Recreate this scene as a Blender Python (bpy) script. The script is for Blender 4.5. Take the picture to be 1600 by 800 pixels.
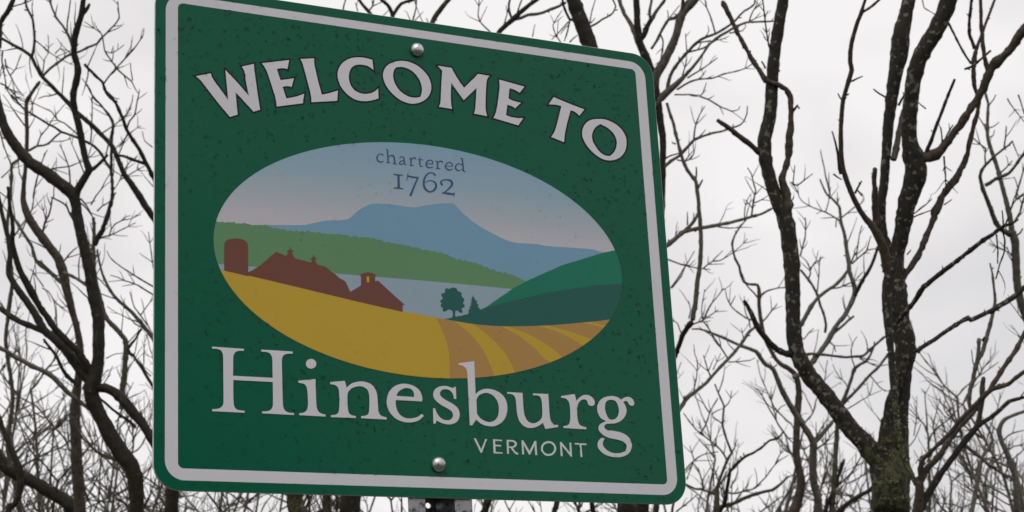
import bpy, bmesh, math, random
from mathutils import Vector, Matrix, noise
from mathutils.geometry import delaunay_2d_cdt

for o in list(bpy.data.objects):
    bpy.data.objects.remove(o, do_unlink=True)
S = bpy.context.scene
COL = S.collection

# ------------------------------------------------------------------ camera
GZ = 2.0297                                   # the sign's inner border corner stands this high above the ground
CAM = Vector((-0.63851978, -2.1833923, -0.42969604 + GZ))
RX = Vector((0.89650404, -0.43988867, -0.0527112))      # camera right
DN = Vector((0.08282682, 0.28329324, -0.95544998))      # camera down
FW = Vector((0.43522435, 0.85219886, 0.29040811))       # camera forward
FPX = 2877.0                                  # focal length in photograph pixels (1600 wide)
cam_d = bpy.data.cameras.new('camera')
cam = bpy.data.objects.new('camera', cam_d); COL.objects.link(cam)
m = Matrix.Identity(4)
for i in range(3):
    m[i][0] = RX[i]; m[i][1] = -DN[i]; m[i][2] = -FW[i]; m[i][3] = CAM[i]
cam.matrix_world = m
cam_d.sensor_width = 36.0
cam_d.lens = FPX / 1600.0 * 36.0
cam_d.clip_start = 0.05; cam_d.clip_end = 2000
cam_d.dof.use_dof = True
cam_d.dof.focus_distance = 2.6
cam_d.dof.aperture_fstop = 17.5
S.camera = cam

# ------------------------------------------------------------------ world: overcast daylight
SUN_EL, SUN_AZ = math.radians(50), math.radians(200)
W = bpy.data.worlds.new('World'); S.world = W; W.use_nodes = True
nt = W.node_tree; nt.nodes.clear()
def nn(t, **k):
    n = nt.nodes.new(t)
    for a, v in k.items(): setattr(n, a, v)
    return n
out = nn('ShaderNodeOutputWorld')
sky = nn('ShaderNodeTexSky'); sky.sky_type = 'NISHITA'; sky.sun_disc = False
sky.sun_elevation = SUN_EL; sky.sun_rotation = SUN_AZ
bg1 = nn('ShaderNodeBackground'); bg1.inputs['Strength'].default_value = 0.06
nt.links.new(sky.outputs[0], bg1.inputs['Color'])
tc = nn('ShaderNodeTexCoord')
mp = nn('ShaderNodeMapping'); mp.inputs['Scale'].default_value = (1, 1, 1.6); mp.inputs['Location'].default_value = (3.1, 0.4, 1.7)
nz = nn('ShaderNodeTexNoise'); nz.inputs['Scale'].default_value = 5.0; nz.inputs['Detail'].default_value = 3.0; nz.inputs['Roughness'].default_value = 0.5
cr = nn('ShaderNodeValToRGB')
cr.color_ramp.elements[0].position = 0.34; cr.color_ramp.elements[0].color = (0.75, 0.735, 0.745, 1)
cr.color_ramp.elements[1].position = 0.58; cr.color_ramp.elements[1].color = (0.96, 0.935, 0.935, 1)
nt.links.new(tc.outputs['Generated'], mp.inputs[0]); nt.links.new(mp.outputs[0], nz.inputs['Vector'])
nt.links.new(nz.outputs['Fac'], cr.inputs[0])
bg2 = nn('ShaderNodeBackground'); bg2.inputs['Strength'].default_value = 1.0
nt.links.new(cr.outputs[0], bg2.inputs['Color'])
mx = nn('ShaderNodeMixShader'); mx.inputs[0].default_value = 0.95       # cloud cover
nt.links.new(bg1.outputs[0], mx.inputs[1]); nt.links.new(bg2.outputs[0], mx.inputs[2])
nt.links.new(mx.outputs[0], out.inputs['Surface'])

sun_d = bpy.data.lights.new('sun', 'SUN'); sun_d.energy = 0.8; sun_d.angle = math.radians(25); sun_d.color = (1, 0.96, 0.9)
sun = bpy.data.objects.new('sun', sun_d); COL.objects.link(sun)
sd = Vector((math.sin(SUN_AZ) * math.cos(SUN_EL), math.cos(SUN_AZ) * math.cos(SUN_EL), math.sin(SUN_EL)))
sun.rotation_euler = sd.to_track_quat('Z', 'Y').to_euler()
S.view_settings.view_transform = 'Standard'; S.view_settings.look = 'None'
S.view_settings.exposure = 0.0; S.view_settings.gamma = 1.0
S.render.resolution_x = 1024; S.render.resolution_y = 512

# ------------------------------------------------------------------ helpers
rnd = random.Random(7)
def ray(px, py):
    return RX * ((px - 800) / FPX) + DN * ((py - 400) / FPX) + FW
def at(px, py, d):                            # the point seen at a photograph pixel, d metres down the view axis
    return CAM + ray(px, py) * d
def onsign(px, py, y=0.0):                    # the point of the sign's face (plane y) seen at a pixel
    r = ray(px, py); return CAM + r * ((y - CAM.y) / r.y)
def link(name, me, parent=None, mat=None):
    o = bpy.data.objects.new(name, me); COL.objects.link(o)
    if parent: o.parent = parent
    if mat is not None and me is not None and not me.materials: me.materials.append(mat)
    return o
def empty(name, loc, label, cat, group=None):
    o = bpy.data.objects.new(name, None); COL.objects.link(o)
    o.location = loc; o.empty_display_size = 0.2
    o['label'] = label; o['category'] = cat
    if group: o['group'] = group
    bpy.context.view_layer.update()
    return o
def mesh_obj(name, verts, faces, parent, mat, smooth=True):
    """mesh given in world coordinates, stored relative to the thing's base"""
    off = Vector((0, 0, 0)); p = parent
    while p is not None:
        off = off + p.location; p = p.parent
    me = bpy.data.meshes.new(name)
    me.from_pydata([tuple(Vector(v) - off) for v in verts], [], faces)
    if smooth: me.polygons.foreach_set('use_smooth', [True] * len(me.polygons))
    me.update()
    return link(name, me, parent, mat)

class MatB:
    def __init__(s, name):
        s.m = bpy.data.materials.new(name); s.m.use_nodes = True
        s.t = s.m.node_tree; s.b = s.t.nodes['Principled BSDF']
    def n(s, t, **k):
        n = s.t.nodes.new(t)
        for a, v in k.items(): setattr(n, a, v)
        return n
    def l(s, a, b): s.t.links.new(a, b)
    def noise(s, scale, detail=3, rough=0.5, vec=None):
        n = s.n('ShaderNodeTexNoise'); n.inputs['Scale'].default_value = scale
        n.inputs['Detail'].default_value = detail; n.inputs['Roughness'].default_value = rough
        if vec is not None: s.l(vec, n.inputs['Vector'])
        return n.outputs['Fac']
    def ramp(s, fac, stops):
        r = s.n('ShaderNodeValToRGB'); e = r.color_ramp.elements
        while len(e) < len(stops): e.new(0.5)
        for i, (p, c) in enumerate(stops):
            e[i].position = p; e[i].color = (c[0], c[1], c[2], 1) if hasattr(c, '__len__') else (c, c, c, 1)
        s.l(fac, r.inputs[0]); return r.outputs[0]
    def mix(s, fac, a, b):
        n = s.n('ShaderNodeMixRGB')
        for i, v in ((0, fac), (1, a), (2, b)):
            if hasattr(v, 'is_output') : s.l(v, n.inputs[i])
            elif i == 0: n.inputs[0].default_value = v
            else: n.inputs[i].default_value = (*v, 1)
        return n.outputs[0]
    def bump(s, h, strength, dist):
        n = s.n('ShaderNodeBump'); n.inputs['Strength'].default_value = strength; n.inputs['Distance'].default_value = dist
        s.l(h, n.inputs['Height']); s.l(n.outputs[0], s.b.inputs['Normal'])
    def pos(s): return s.n('ShaderNodeNewGeometry').outputs['Position']

def film(name, col, rough=0.3, spec=0.17):
    """reflective sheeting / printed film: faint mottling and a very slight orange peel"""
    q = MatB(name); p = q.pos()
    f = q.noise(9, 4, 0.6, p)
    c2 = tuple(x * 0.9 for x in col)
    q.l(q.mix(f, col, c2), q.b.inputs['Base Color'])
    q.b.inputs['Roughness'].default_value = rough
    q.b.inputs['Specular IOR Level'].default_value = spec
    q.bump(q.noise(220, 2, 0.5, p), 0.09, 0.001)
    return q.m
# ------------------------------------------------------------------ materials of the sign
M_GREEN = film('green_sheeting', (0.0003, 0.110, 0.060), 0.19, 0.19)
M_WHITE = film('white_sheeting', (0.72, 0.705, 0.775), 0.3)
M_DARK = film('charcoal_ink', (0.010, 0.010, 0.018), 0.3)
M_BLUE_INK = film('blue_ink', (0.06, 0.10, 0.25), 0.3)
M_MOUNT = film('mountain_blue_print', (0.205, 0.385, 0.55), 0.3)
M_HILL = film('hill_green_print', (0.14, 0.30, 0.155), 0.3)
M_LAKE = film('lake_blue_print', (0.325, 0.43, 0.53), 0.3)
M_FOREST = film('forest_green_print', (0.014, 0.20, 0.125), 0.3)
M_PINEG = film('pine_green_print', (0.022, 0.125, 0.105), 0.3)
M_GOLD = film('gold_print', (0.585, 0.385, 0.045), 0.3)
M_FURROW = film('furrow_brown_print', (0.48, 0.27, 0.085), 0.3)
M_BARN = film('barn_red_print', (0.185, 0.072, 0.056), 0.3)
def sky_print():
    q = MatB('sky_print'); p = q.pos()
    sx = q.n('ShaderNodeSeparateXYZ'); q.l(p, sx.inputs[0])
    mr = q.n('ShaderNodeMapRange'); mr.inputs['From Min'].default_value = GZ + 0.335; mr.inputs['From Max'].default_value = GZ + 0.465
    q.l(sx.outputs['Z'], mr.inputs['Value'])
    q.l(q.ramp(mr.outputs[0], [(0, (0.55, 0.53, 0.59)), (0.22, (0.45, 0.49, 0.565)), (0.58, (0.315, 0.44, 0.545)), (1, (0.25, 0.415, 0.54))]), q.b.inputs['Base Color'])
    q.b.inputs['Roughness'].default_value = 0.3; q.b.inputs['Specular IOR Level'].default_value = 0.17
    q.bump(q.noise(220, 2, 0.5, p), 0.06, 0.001)
    return q.m
M_SKYP = sky_print()
def metal(name, dark, light, rough, scale, metal_=0.6):
    q = MatB(name); p = q.pos()
    f = q.noise(scale, 5, 0.7, p)
    q.l(q.ramp(f, [(0.38, dark), (0.47, light), (0.75, tuple(min(1, x * 1.15) for x in light))]), q.b.inputs['Base Color'])
    q.b.inputs['Metallic'].default_value = metal_; q.b.inputs['Roughness'].default_value = rough
    q.bump(f, 0.25, 0.002)
    return q.m
M_ALU = metal('aluminium_plate', (0.45, 0.45, 0.47), (0.6, 0.6, 0.62), 0.4, 60)
M_GALV = metal('galvanised_steel', (0.08, 0.085, 0.095), (0.36, 0.37, 0.40), 0.45, 110, 0.8)
M_BOLT = metal('bolt_steel', (0.25, 0.25, 0.26), (0.56, 0.57, 0.6), 0.27, 330, 0.9)
qw = MatB('rain_water'); qw.b.inputs['Base Color'].default_value = (0.96, 0.97, 0.97, 1)
qw.b.inputs['Transmission Weight'].default_value = 1.0; qw.b.inputs['IOR'].default_value = 1.33; qw.b.inputs['Roughness'].default_value = 0.02
M_WATER = qw.m
M_WATER2 = M_WATER.copy(); M_WATER2.name = 'shade_tinted_rain_water'; M_WATER2.node_tree.nodes['Principled BSDF'].inputs['Base Color'].default_value = (0.78, 0.83, 0.81, 1)  # tint paints in the dark refraction of drops over the green sheeting
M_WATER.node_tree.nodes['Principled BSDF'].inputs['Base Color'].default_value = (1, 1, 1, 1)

# ------------------------------------------------------------------ drawing the sheeting, from outlines
def smooth(pts, n=6):
    """pts: (x, y, corner). Straight between corners, Catmull-Rom through the smooth ones."""
    N = len(pts); res = []
    for i in range(N):
        a, b = pts[i], pts[(i + 1) % N]
        if a[2] and b[2]:
            res.append((a[0], a[1])); continue
        p0 = pts[i - 1] if not a[2] else a
        p3 = pts[(i + 2) % N] if not b[2] else b
        for k in range(n):
            t = k / n; t2 = t * t; t3 = t2 * t
            res.append(tuple(0.5 * (2 * a[c] + (b[c] - p0[c]) * t + (2 * p0[c] - 5 * a[c] + 4 * b[c] - p3[c]) * t2
                                    + (3 * a[c] - p0[c] - 3 * b[c] + p3[c]) * t3) for c in (0, 1)))
    return res
def parse(s, allcorner=False):
    r = []
    for w in s.split():
        c = allcorner or w.endswith('*')
        x, y = w.rstrip('*').split(',')
        r.append((float(x), float(y), c))
    return r
def area(p): return 0.5 * sum(p[i - 1][0] * p[i][1] - p[i][0] * p[i - 1][1] for i in range(len(p)))
def grow(p, d, sign):
    """move an outline outwards by d (sign -1: it is a hole, move it inwards)"""
    q = [p[i] for i in range(len(p)) if math.dist(p[i], p[i - 1]) > 0.01]
    o = 1 if area(q) > 0 else -1
    res = []
    for i in range(len(q)):
        a, b, c = Vector(q[i - 1]), Vector(q[i]), Vector(q[(i + 1) % len(q)])
        u = (b - a).normalized(); v = (c - b).normalized()
        n1 = Vector((u.y, -u.x)) * o * sign; n2 = Vector((v.y, -v.x)) * o * sign
        k = 1 + n1.dot(n2)
        if k < 0.25:                                    # blunt tip
            res.append(tuple(b + n1 * d + u * d * 1.2)); res.append(tuple(b + n2 * d - v * d * 1.2))
        else:
            res.append(tuple(b + (n1 + n2) * (d / k)))
    return res
def fill(vs, es):
    """triangles of the area inside the loops (even-odd, so that holes stay open)"""
    r = delaunay_2d_cdt(vs, es, [], 0, 1e-7); V = r[0]; fs = []
    cons = [(vs[a], vs[b]) for a, b in es]
    for f in r[2]:
        c = (V[f[0]] + V[f[1]] + V[f[2]]) / 3; ins = False
        for a, b in cons:
            if (a.y > c.y) != (b.y > c.y) and c.x < a.x + (c.y - a.y) / (b.y - a.y) * (b.x - a.x): ins = not ins
        if ins:
            fs.append(f if (V[f[1]] - V[f[0]]).cross(V[f[2]] - V[f[0]]) > 0 else f[::-1])
    return V, fs
PRINTED = []
def sheet(name, loops, y, mat, parent):
    """flat sheeting on the sign: loops of photograph pixels, the later ones holes"""
    vs, es = [], []
    for lp in loops:
        b = len(vs); pts = [onsign(px, py, y) for px, py in lp]
        if mat is M_WHITE: PRINTED.append([(p.x, p.z) for p in pts])
        vs += [Vector((p.x, p.z)) for p in pts]
        es += [(b + i, b + (i + 1) % len(lp)) for i in range(len(lp))]
    V, fs = fill(vs, es)
    return mesh_obj(name, [(v.x, y, v.y) for v in V], fs, parent, mat, smooth=False)
def zoomed(lp, ox, oy, k): return [(ox + x * k, oy + y * k) for x, y in lp]

# ------------------------------------------------------------------ the sign
SX0, SX1, SZ0, SZ1 = -0.0311, 0.7308, GZ - 0.0278, GZ + 0.6515
sign = empty('welcome_sign', (0.352, 0.03, 0), 'large green welcome sign with white border and farm picture, bolted to a galvanised post', 'sign')
def rrect(x0, x1, z0, z1, r, n=10):
    pts = []
    for cx, cz, a0 in ((x1 - r, z0 + r, -90), (x1 - r, z1 - r, 0), (x0 + r, z1 - r, 90), (x0 + r, z0 + r, 180)):
        for i in range(n + 1):
            a = math.radians(a0 + 90 * i / n); pts.append((cx + r * math.cos(a), cz + r * math.sin(a)))
    return pts
# plate: bevelled edge, sheeting on its face
pl = rrect(SX0, SX1, SZ0, SZ1, 0.034, 14); N = len(pl)
inset = rrect(SX0 + .0006, SX1 - .0006, SZ0 + .0006, SZ1 - .0006, 0.0334, 14)
vs = [(x, 0.0, z) for x, z in inset] + [(x, 0.0006, z) for x, z in pl] + [(x, 0.0032, z) for x, z in pl]
fs = [list(range(N))] + [[a * N + i, (a + 1) * N + i, (a + 1) * N + (i + 1) % N, a * N + (i + 1) % N] for a in (0, 1) for i in range(N)] + [[2 * N + i for i in range(N)][::-1]]
panel = mesh_obj('panel', vs, fs, sign, M_GREEN, smooth=False)
panel.data.materials.append(M_ALU)
for p in panel.data.polygons:
    if p.index: p.material_index = 1
# border
LY = -0.00012
def flat(name, loops, y, mat, parent):
    v2, es = [], []
    for lp in loops:
        b = len(v2); v2 += [Vector(p) for p in lp]; es += [(b + i, b + (i + 1) % len(lp)) for i in range(len(lp))]
    V, fs = fill(v2, es)
    return mesh_obj(name, [(v.x, y, v.y) for v in V], fs, parent, mat, smooth=False)
flat('border', [rrect(-0.0165, 0.7163, GZ - 0.0148, GZ + 0.6372, 0.025, 14), rrect(0, 0.7, GZ, GZ + 0.625, 0.0075, 8)], LY, M_WHITE, sign)

# ---- picture
EX, EZ, ERX, ERZ = 0.34891, GZ + 0.29889, 0.30188, 0.16564
def ell(n=140, g=0.0):
    return [(EX + (ERX + g) * math.cos(2 * math.pi * i / n), EZ + (ERZ + g) * math.sin(2 * math.pi * i / n)) for i in range(n)]
def clip_ell(poly):
    """Sutherland-Hodgman against the oval"""
    E = ell(120); res = poly
    for i in range(len(E)):
        a, b = E[i], E[(i + 1) % len(E)]; inp = res; res = []
        if not inp: break
        side = lambda p: (b[0] - a[0]) * (p[1] - a[1]) - (b[1] - a[1]) * (p[0] - a[0])
        for j in range(len(inp)):
            p, q = inp[j - 1], inp[j]; sp, sq = side(p), side(q)
            if (sp >= 0) != (sq >= 0):
                t = sp / (sp - sq); res.append((p[0] + (q[0] - p[0]) * t, p[1] + (q[1] - p[1]) * t))
            if sq >= 0: res.append(q)
    return res
pic = flat('farm_picture', [ell()], LY, M_SKYP, sign)
def layer(name, s, k, mat, corner=True, bumpy=0, n=6, nb=0, extra=None):
    """one printed layer of the picture; the first nb points of the outline get a leafy, bumpy edge"""
    y = LY - 0.00005 * k
    pts = parse(s, corner)
    if bumpy:
        r2 = []
        for i in range(nb - 1):
            a, b = Vector(pts[i][:2]), Vector(pts[i + 1][:2]); L = (b - a).length; c = max(1, int(L / bumpy))
            for j in range(c):
                p = a.lerp(b, j / c); q = a.lerp(b, (j + 0.5) / c); h = rnd.uniform(0.1, 0.4) * bumpy
                r2 += [(p.x, p.y, True), (q.x, q.y - h, True)]
        pts = r2 + [(x, yy, True) for x, yy, _ in pts[nb - 1:]]
    lp = smooth(pts, n)
    w = [onsign(px, py, y) for px, py in lp]
    return flat(name, [clip_ell([(p.x, p.z) for p in w])], y, mat, pic)
layer('mountain', '300,351* 392,351.3 466.6,351.7 485.7,349.5 511,344.4 542,342.7 560,328.6 581,318.6 604.6,318.6 625.6,321.3 646.6,323.9 665,320.7 686,318.1 708.3,317.6* 714.9,323.8 722.7,332.5 743.7,349.6 770,364.8 801.5,378.5 838,381 854,384.3 922,389 943,394 1010,400* 1010,470* 300,470*', 1, M_MOUNT, False, n=3)
layer('green_hill', '300,345 332.7,347 351.9,348 362.5,347.6 368.9,349.5 385.9,349.8 393.3,352.3 419.9,353.8 426,356.6 439,358.7 449.6,361.4 485.7,362.9 511,366 534.6,366.5 549.5,370.4 570.7,371.4 587.7,374.2 602.6,378.9 621.7,381.4 645,386.3 660,391 673.8,392.4 694,396.9 714,405.9 730,408.8 748,413.3 766,421.6 786,426.8 802,430 825,441 797.5,470 300,470', 2, M_HILL, bumpy=8, nb=29)
layer('lake', '300,408 341,412.4 399.7,417 524,427.3 660,438.4 730,444.7 797.5,451.3 830,454 780,520 300,520', 3, M_LAKE)
layer('wooded_hill', '735,494 748,485.8 761.5,479 770.5,472.3 784,463.3 802,450.9 824.5,438.5 842.5,430.6 860.5,422.8 880.8,413.8 905.5,406.6 930,399 948,394 962,391 1010,380 1010,520 735,520', 4, M_FOREST, bumpy=3.2, nb=15)
layer('dark_hill', '680,503 694,498.8 709.8,495.9 730,491.4 752.5,484.6 761.5,480.8 784,474.5 815.5,466.6 847,458.8 887.5,452 932.5,445.7 973,443 1010,440 1010,540 700,540', 5, M_PINEG, bumpy=3.0, nb=8)
K5 = 1 / 4.4444
layer('printed_oak', ' '.join('%.2f,%.2f' % p for p in zoomed([(float(a), float(b)) for a, b in (w.split(',') for w in '300,306 314,310 326,313 330,324 338,333 352,338 363,348 360,362 366,375 378,384 381,400 371,410 374,421 383,430 381,443 368,450 358,456 366,464 368,480 358,484 345,479 334,467 318,468 317,500 322,522 292,522 301,500 299,471 280,460 266,461 256,470 236,476 228,462 232,450 218,442 215,428 226,418 212,408 216,395 230,386 228,374 219,364 224,348 244,345 247,332 246,318 260,312 276,318 286,312'.split())], 640, 380, K5)), 6, M_PINEG)
layer('printed_pine', ' '.join('%.2f,%.2f' % p for p in zoomed([(float(a), float(b)) for a, b in (w.split(',') for w in '440,358 446,378 456,385 451,391 475,405 461,410 483,432 469,436 494,460 486,466 498,482 480,500 403,496 414,474 404,470 425,450 411,448 432,426 419,425 436,405 422,404 434,391 427,385 436,376'.split())], 640, 380, K5)), 6, M_PINEG)
field = layer('gold_field', '320,414* 345.5,421.8* 388,430.6* 413.5,436.2* 466.6,449* 532.5,464.9* 628,486.2* 660,491.8 698.5,499.3 730,504.9 757,508.3 788.5,509.8 833.5,509.4 876,507 921,503 951.6,499.5 1010,490* 1010,640* 320,640*', 7, M_GOLD, False, n=3)
for s in ('681.6,496.8* 709.8,501.6* 725.5,513.9 741,528.5 754.8,546.5 761.5,560 772,585.5 778,610* 703.5,610* 703,590 702,560 700.8,546.5 696,528.5 688.4,510.5',
          '739,506.6* 784,510.2* 802,519.5 822,533 838,546.5 849,559 858,566 870,585* 812,600* 804.6,580.6 795,560 786,547.6 770.5,530.8 752.5,516',
          '793,510* 842.5,509.4* 865,516 887.5,526 910,539.8 925,552* 895,575* 878.5,557.8 862.8,544 842.5,530.8 820,519.5',
          '855,508.6* 910,504.4* 928,508 942,512 955,518* 940,540* 923.5,529.6 910,525 887.5,517',
          '923.5,503.4* 951.6,500* 965,500* 960,515* 939,506.8'):
    layer('furrow', s, 8, M_FURROW, False)
K4 = 1 / 4.7059
def zz(s): return ' '.join('%.2f,%.2f%s' % (320 + float(w.rstrip('*').split(',')[0]) * K4, 330 + float(w.rstrip('*').split(',')[1]) * K4, '*' if w.endswith('*') else '') for w in s.split())
layer('printed_silo', zz('143,437* 143,245* 150,226 165,212 188,204 225,200 265,203 292,214 310,230 318,248* 320,478*'), 9, M_BARN, False)
layer('printed_barn', zz('318,450* 360,428* 400,402 440,370 470,343 525,298* 600,328* 615,306* 604,292* 622,282* 628,256* 634,282* 653,293* 641,306* 660,345* 780,376* 792,358* 778,347* 795,337* 800,312* 806,337* 824,347* 810,360* 828,392* 890,408* 940,452* 960,462* 985,487* 1035,517* 1075,605* 1075,653* 1000,635* 690,560* 440,500* 318,472*'), 9, M_BARN, False)
barn2 = layer('printed_barn', zz('1068,594* 1148,547* 1150,488* 1142,465* 1165,455* 1200,449* 1234,455* 1257,466* 1252,488* 1252,515* 1275,510* 1380,608* 1468,686* 1455,693* 1455,740* 1068,652*'), 9.4, M_BARN, False)
layer('printed_window', zz('1190,481* 1209,480* 1210,523* 1191,523*'), 10, M_GOLD, False)

# ---- lettering
KW = 200 / 1067
LET = []   # (origin x, origin y, scale, [outline, holes...])
WEL = [
 (300, 60, ['32,315* 157,290* 168,325 200,375 250,440 302,515* 278,262* 380,370 474,480* 452,370 440,290 432,263 415,235* 516,212* 518,250 526,310 546,455 568,595* 512,610* 435,525 362,447* 372,540 380,635* 316,655* 210,527 100,385 68,345']),
 (300, 60, ['582,207* 810,180* 795,258* 778,251 755,248 730,250 708,255* 722,300 738,348* 850,333* 830,405* 810,399 785,398 755,403* 770,450 787,500* 840,491 890,478 935,460* 925,540* 706,568* 702,530 692,480 668,405 640,320 620,265 600,230']),
 (480, 60, ['-57,172* 58,166* 58,205 68,255 92,360 122,468* 165,461 210,449 256,434* 250,520* 35,532* 34,490 24,440 8,380 -10,310 -24,260 -40,205']),
 (480, 60, ['543,178* 553,264* 528,244 495,227 440,218 392,227 360,260 347,310 352,360 375,410 415,445 470,462 525,458 565,440 591,416* 595,500* 545,515 480,523 410,512 345,475 290,415 262,355 253,300 262,255 285,215 320,185 365,165 420,158 480,162']),
 (480, 60, ['800,188 860,200 920,228 975,275 1015,330 1033,390 1030,440 1005,490 960,525 900,543 845,540 780,515 715,465 665,405 638,345 632,300 645,255 675,220 730,195',
            '742,241* 790,238 840,252 890,285 930,335 952,390 956,440 944,487* 905,494 850,486 788,450 742,396 720,340 716,300 724,265']),
 (660, 60, ['128,228* 242,245* 262,282 300,345 348,412* 405,355 440,322 462,295* 560,313* 542,335 534,370 529,450 526,560 530,610 540,648* 430,627* 440,590 445,520 452,412* 345,515* 290,440 240,370* 237,470 239,540 247,588* 138,570* 150,535 155,450 160,350 165,270*']),
 (660, 60, ['640,343* 850,402* 810,455* 790,440 762,426 728,415* 722,455 718,500* 745,515 780,527 822,537* 772,583* 750,567 708,553* 703,595 697,640* 745,656 795,664 840,664* 800,725* 592,663* 612,620 626,550 638,460 644,395']),
 (820, 110, ['240,222* 370,277 497,325* 455,378* 430,354 408,340 382,332* 366,390 350,450 334,530 327,598* 220,555* 250,505 275,420 292,350 305,298* 270,288 235,284 200,283*']),
 (820, 110, ['610,405 670,409 740,438 800,485 838,545 848,600 840,660 810,710 760,742 700,750 640,735 575,690 520,630 487,570 478,520 490,470 520,430 562,410',
             '630,447* 692,480 742,530 765,582 764,632 747,677 711,714* 664,706 618,671 577,610 560,555 568,510 594,470']),
]
for ox, oy, ls in WEL:
    lps = [smooth(parse(s)) for s in ls]
    L = sheet('letter', [zoomed(l, ox, oy, KW) for l in lps], LY - 0.0003, M_WHITE, sign)
    sheet('letter_outline', [zoomed(grow(l, 13.5, 1 if i == 0 else -1), ox, oy, KW) for i, l in enumerate(lps)], LY - 0.00005, M_DARK, L)
HIN = [
 (320, 530, ['60,62* 326,80* 325,97* 280,98 256,108 242,130 237,160 235,305* 565,322* 563,180 556,140 538,115 508,106 470,103* 470,86* 733,103* 733,120* 690,122 662,130 646,155 642,200 646,360 650,520 656,570 675,600 705,612 743,615* 743,632* 478,618* 478,602* 520,600 548,588 564,565 568,530 567,357* 237,340* 237,430 239,520 246,560 262,582 290,592 332,597* 332,613* 62,600* 62,583* 105,580 135,568 152,545 156,510 155,340 153,160 150,125 135,95 105,82 60,78*']),
 (320, 530, ['780,346* 922,332* 925,435 930,540 936,580 955,610 985,624 1006,628* 1006,645* 787,633* 787,617* 820,613 845,597 857,570 860,530 858,470 853,420 845,392 825,372 780,363*',
             ]),
 (320, 530, ['DOT 886,205,43.5,40.5']),
 (500, 550, ['85,250* 207,240* 222,298* 260,265 310,248 365,247 420,265 455,300 475,350 480,400 483,450 490,500 508,530 555,545* 555,563* 343,552* 343,535* 380,530 402,515 410,480 412,400 408,350 395,315 365,292 325,285 275,297 245,320 230,350 228,410 232,470 240,505 260,525 299,535* 299,550* 91,543* 91,527* 130,522 152,505 160,470 162,410 160,350 155,310 140,285 115,272 85,268*']),
 (500, 550, ['850,412* 632,400* 632,440 645,490 675,530 720,552 770,552 815,540 848,515* 866,532* 830,565 785,583 735,587 680,578 625,550 580,500 558,440 558,390 575,335 615,290 665,268 715,265 775,280 825,315 848,360 853,395',
             '637,366* 783,375* 783,345 770,318 740,302 705,302 670,318 648,340']),
 (660, 560, ['278,238* 283,338* 262,338* 260,318 250,290 225,265 195,257 165,262 147,285 148,305 165,325 200,350 255,380 295,415 310,455 308,490 290,525 255,545 215,550 165,540 118,517* 110,543* 92,545* 88,416* 107,416* 118,450 145,490 180,512 220,515 245,500 255,475 245,445 215,420 160,390 115,355 92,320 92,285 105,258 135,238 180,229 220,235 256,250* 262,238*']),
 (660, 560, ['302,40* 432,23* 438,160 443,298* 480,268 530,253 590,260 650,290 690,335 707,390 705,450 685,505 645,545 595,565 540,563 490,545 448,510* 415,558* 395,558* 385,350 375,140 370,100 355,75 330,60 302,55*',
             '450,345* 470,310 510,290 550,290 595,315 625,360 637,410 632,470 610,510 570,530 530,525 485,500 455,462*']),
 (820, 580, ['-147,173* -19,181* -16,230 -11,313 -2,365 20,410 56,433 98,428 132,402 145,370 145,300 140,248 130,218 110,204 68,200* 68,185* 195,190* 199,240 203,310 208,370 218,415 240,440 278,450* 278,465* 172,482* 150,430* 110,458 60,473 15,468 -25,442 -52,400 -66,340 -72,270 -78,230 -92,203 -115,190 -147,188*']),
 (820, 580, ['303,207* 415,190* 432,248* 455,220 495,198 540,203 570,226 583,258 577,282 555,290 533,281 522,258 515,243 495,234 465,245 445,272 437,310 437,360 441,400 450,435 470,455 512,468* 512,485* 322,473* 322,457* 350,453 370,438 378,405 379,360 378,320 372,270 358,242 335,226 303,222*']),
 (820, 580, ['803,238* 830,220 868,215 898,232 912,262 908,282 890,288 870,278 857,255 838,248 820,258* 838,285 848,325 838,370 805,410 760,432 715,437 685,439 666,450 664,472 690,490 750,499 810,514 860,545 888,590 892,630 875,675 835,705 780,717 720,712 660,690 618,650 606,615 615,580 640,557 667,562* 652,588 655,625 690,662 740,682 790,683 830,668 848,640 843,608 812,582 760,568 700,555 650,530 622,500 614,470 630,440 678,416* 635,392 610,350 603,305 612,265 645,228 690,210 735,207 775,218',
             '720,238 755,249 778,290 784,335 770,382 735,404 700,394 677,350 668,305 675,260 695,243']),
]
for ox, oy, ls in HIN:
    if ls[0].startswith('DOT'):
        cx, cy, a, b = map(float, ls[0][4:].split(','))
        lps = [[(cx + a * math.cos(t * math.pi / 16), cy + b * math.sin(t * math.pi / 16)) for t in range(32)]]
        sheet('letter_dot', [zoomed(lps[0], ox, oy, KW)], LY - 0.0007, M_WHITE, sign)
    else:
        sheet('letter', [zoomed(smooth(parse(s)), ox, oy, KW) for s in ls], LY - 0.0007, M_WHITE, sign)
def ring(cx, cy, a, b): return [(cx + a * math.cos(t * math.pi / 18), cy + b * math.sin(t * math.pi / 18)) for t in range(36)]
VER = [['148,108* 172,110* 232,235* 278,116* 300,117* 240,272* 225,272*'],
       ['366,118* 468,125* 468,141* 390,136* 392,180* 458,184* 458,202* 394,198* 396,262* 474,267* 474,283* 372,278*'],
       ['520,125* 590,128* 618,138 635,158 636,182 622,203 592,217* 608,243 628,264 655,277* 650,293* 622,286 598,262 566,218* 544,217* 548,285* 527,284*',
        '543,145* 583,147* 602,153 612,168 610,184 598,196 580,200* 544,198*'],
       ['690,130* 710,132* 780,252* 838,138* 858,138* 868,298* 846,298* 838,187* 788,292* 775,292* 712,180* 720,290* 698,290*'],
       None,
       ['1126,150* 1144,150* 1240,270* 1234,158* 1254,158* 1265,316* 1250,316* 1148,192* 1158,310* 1136,310*'],
       ['1295,160* 1428,168* 1427,186* 1370,183* 1383,320* 1360,319* 1350,181* 1296,177*']]
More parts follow.
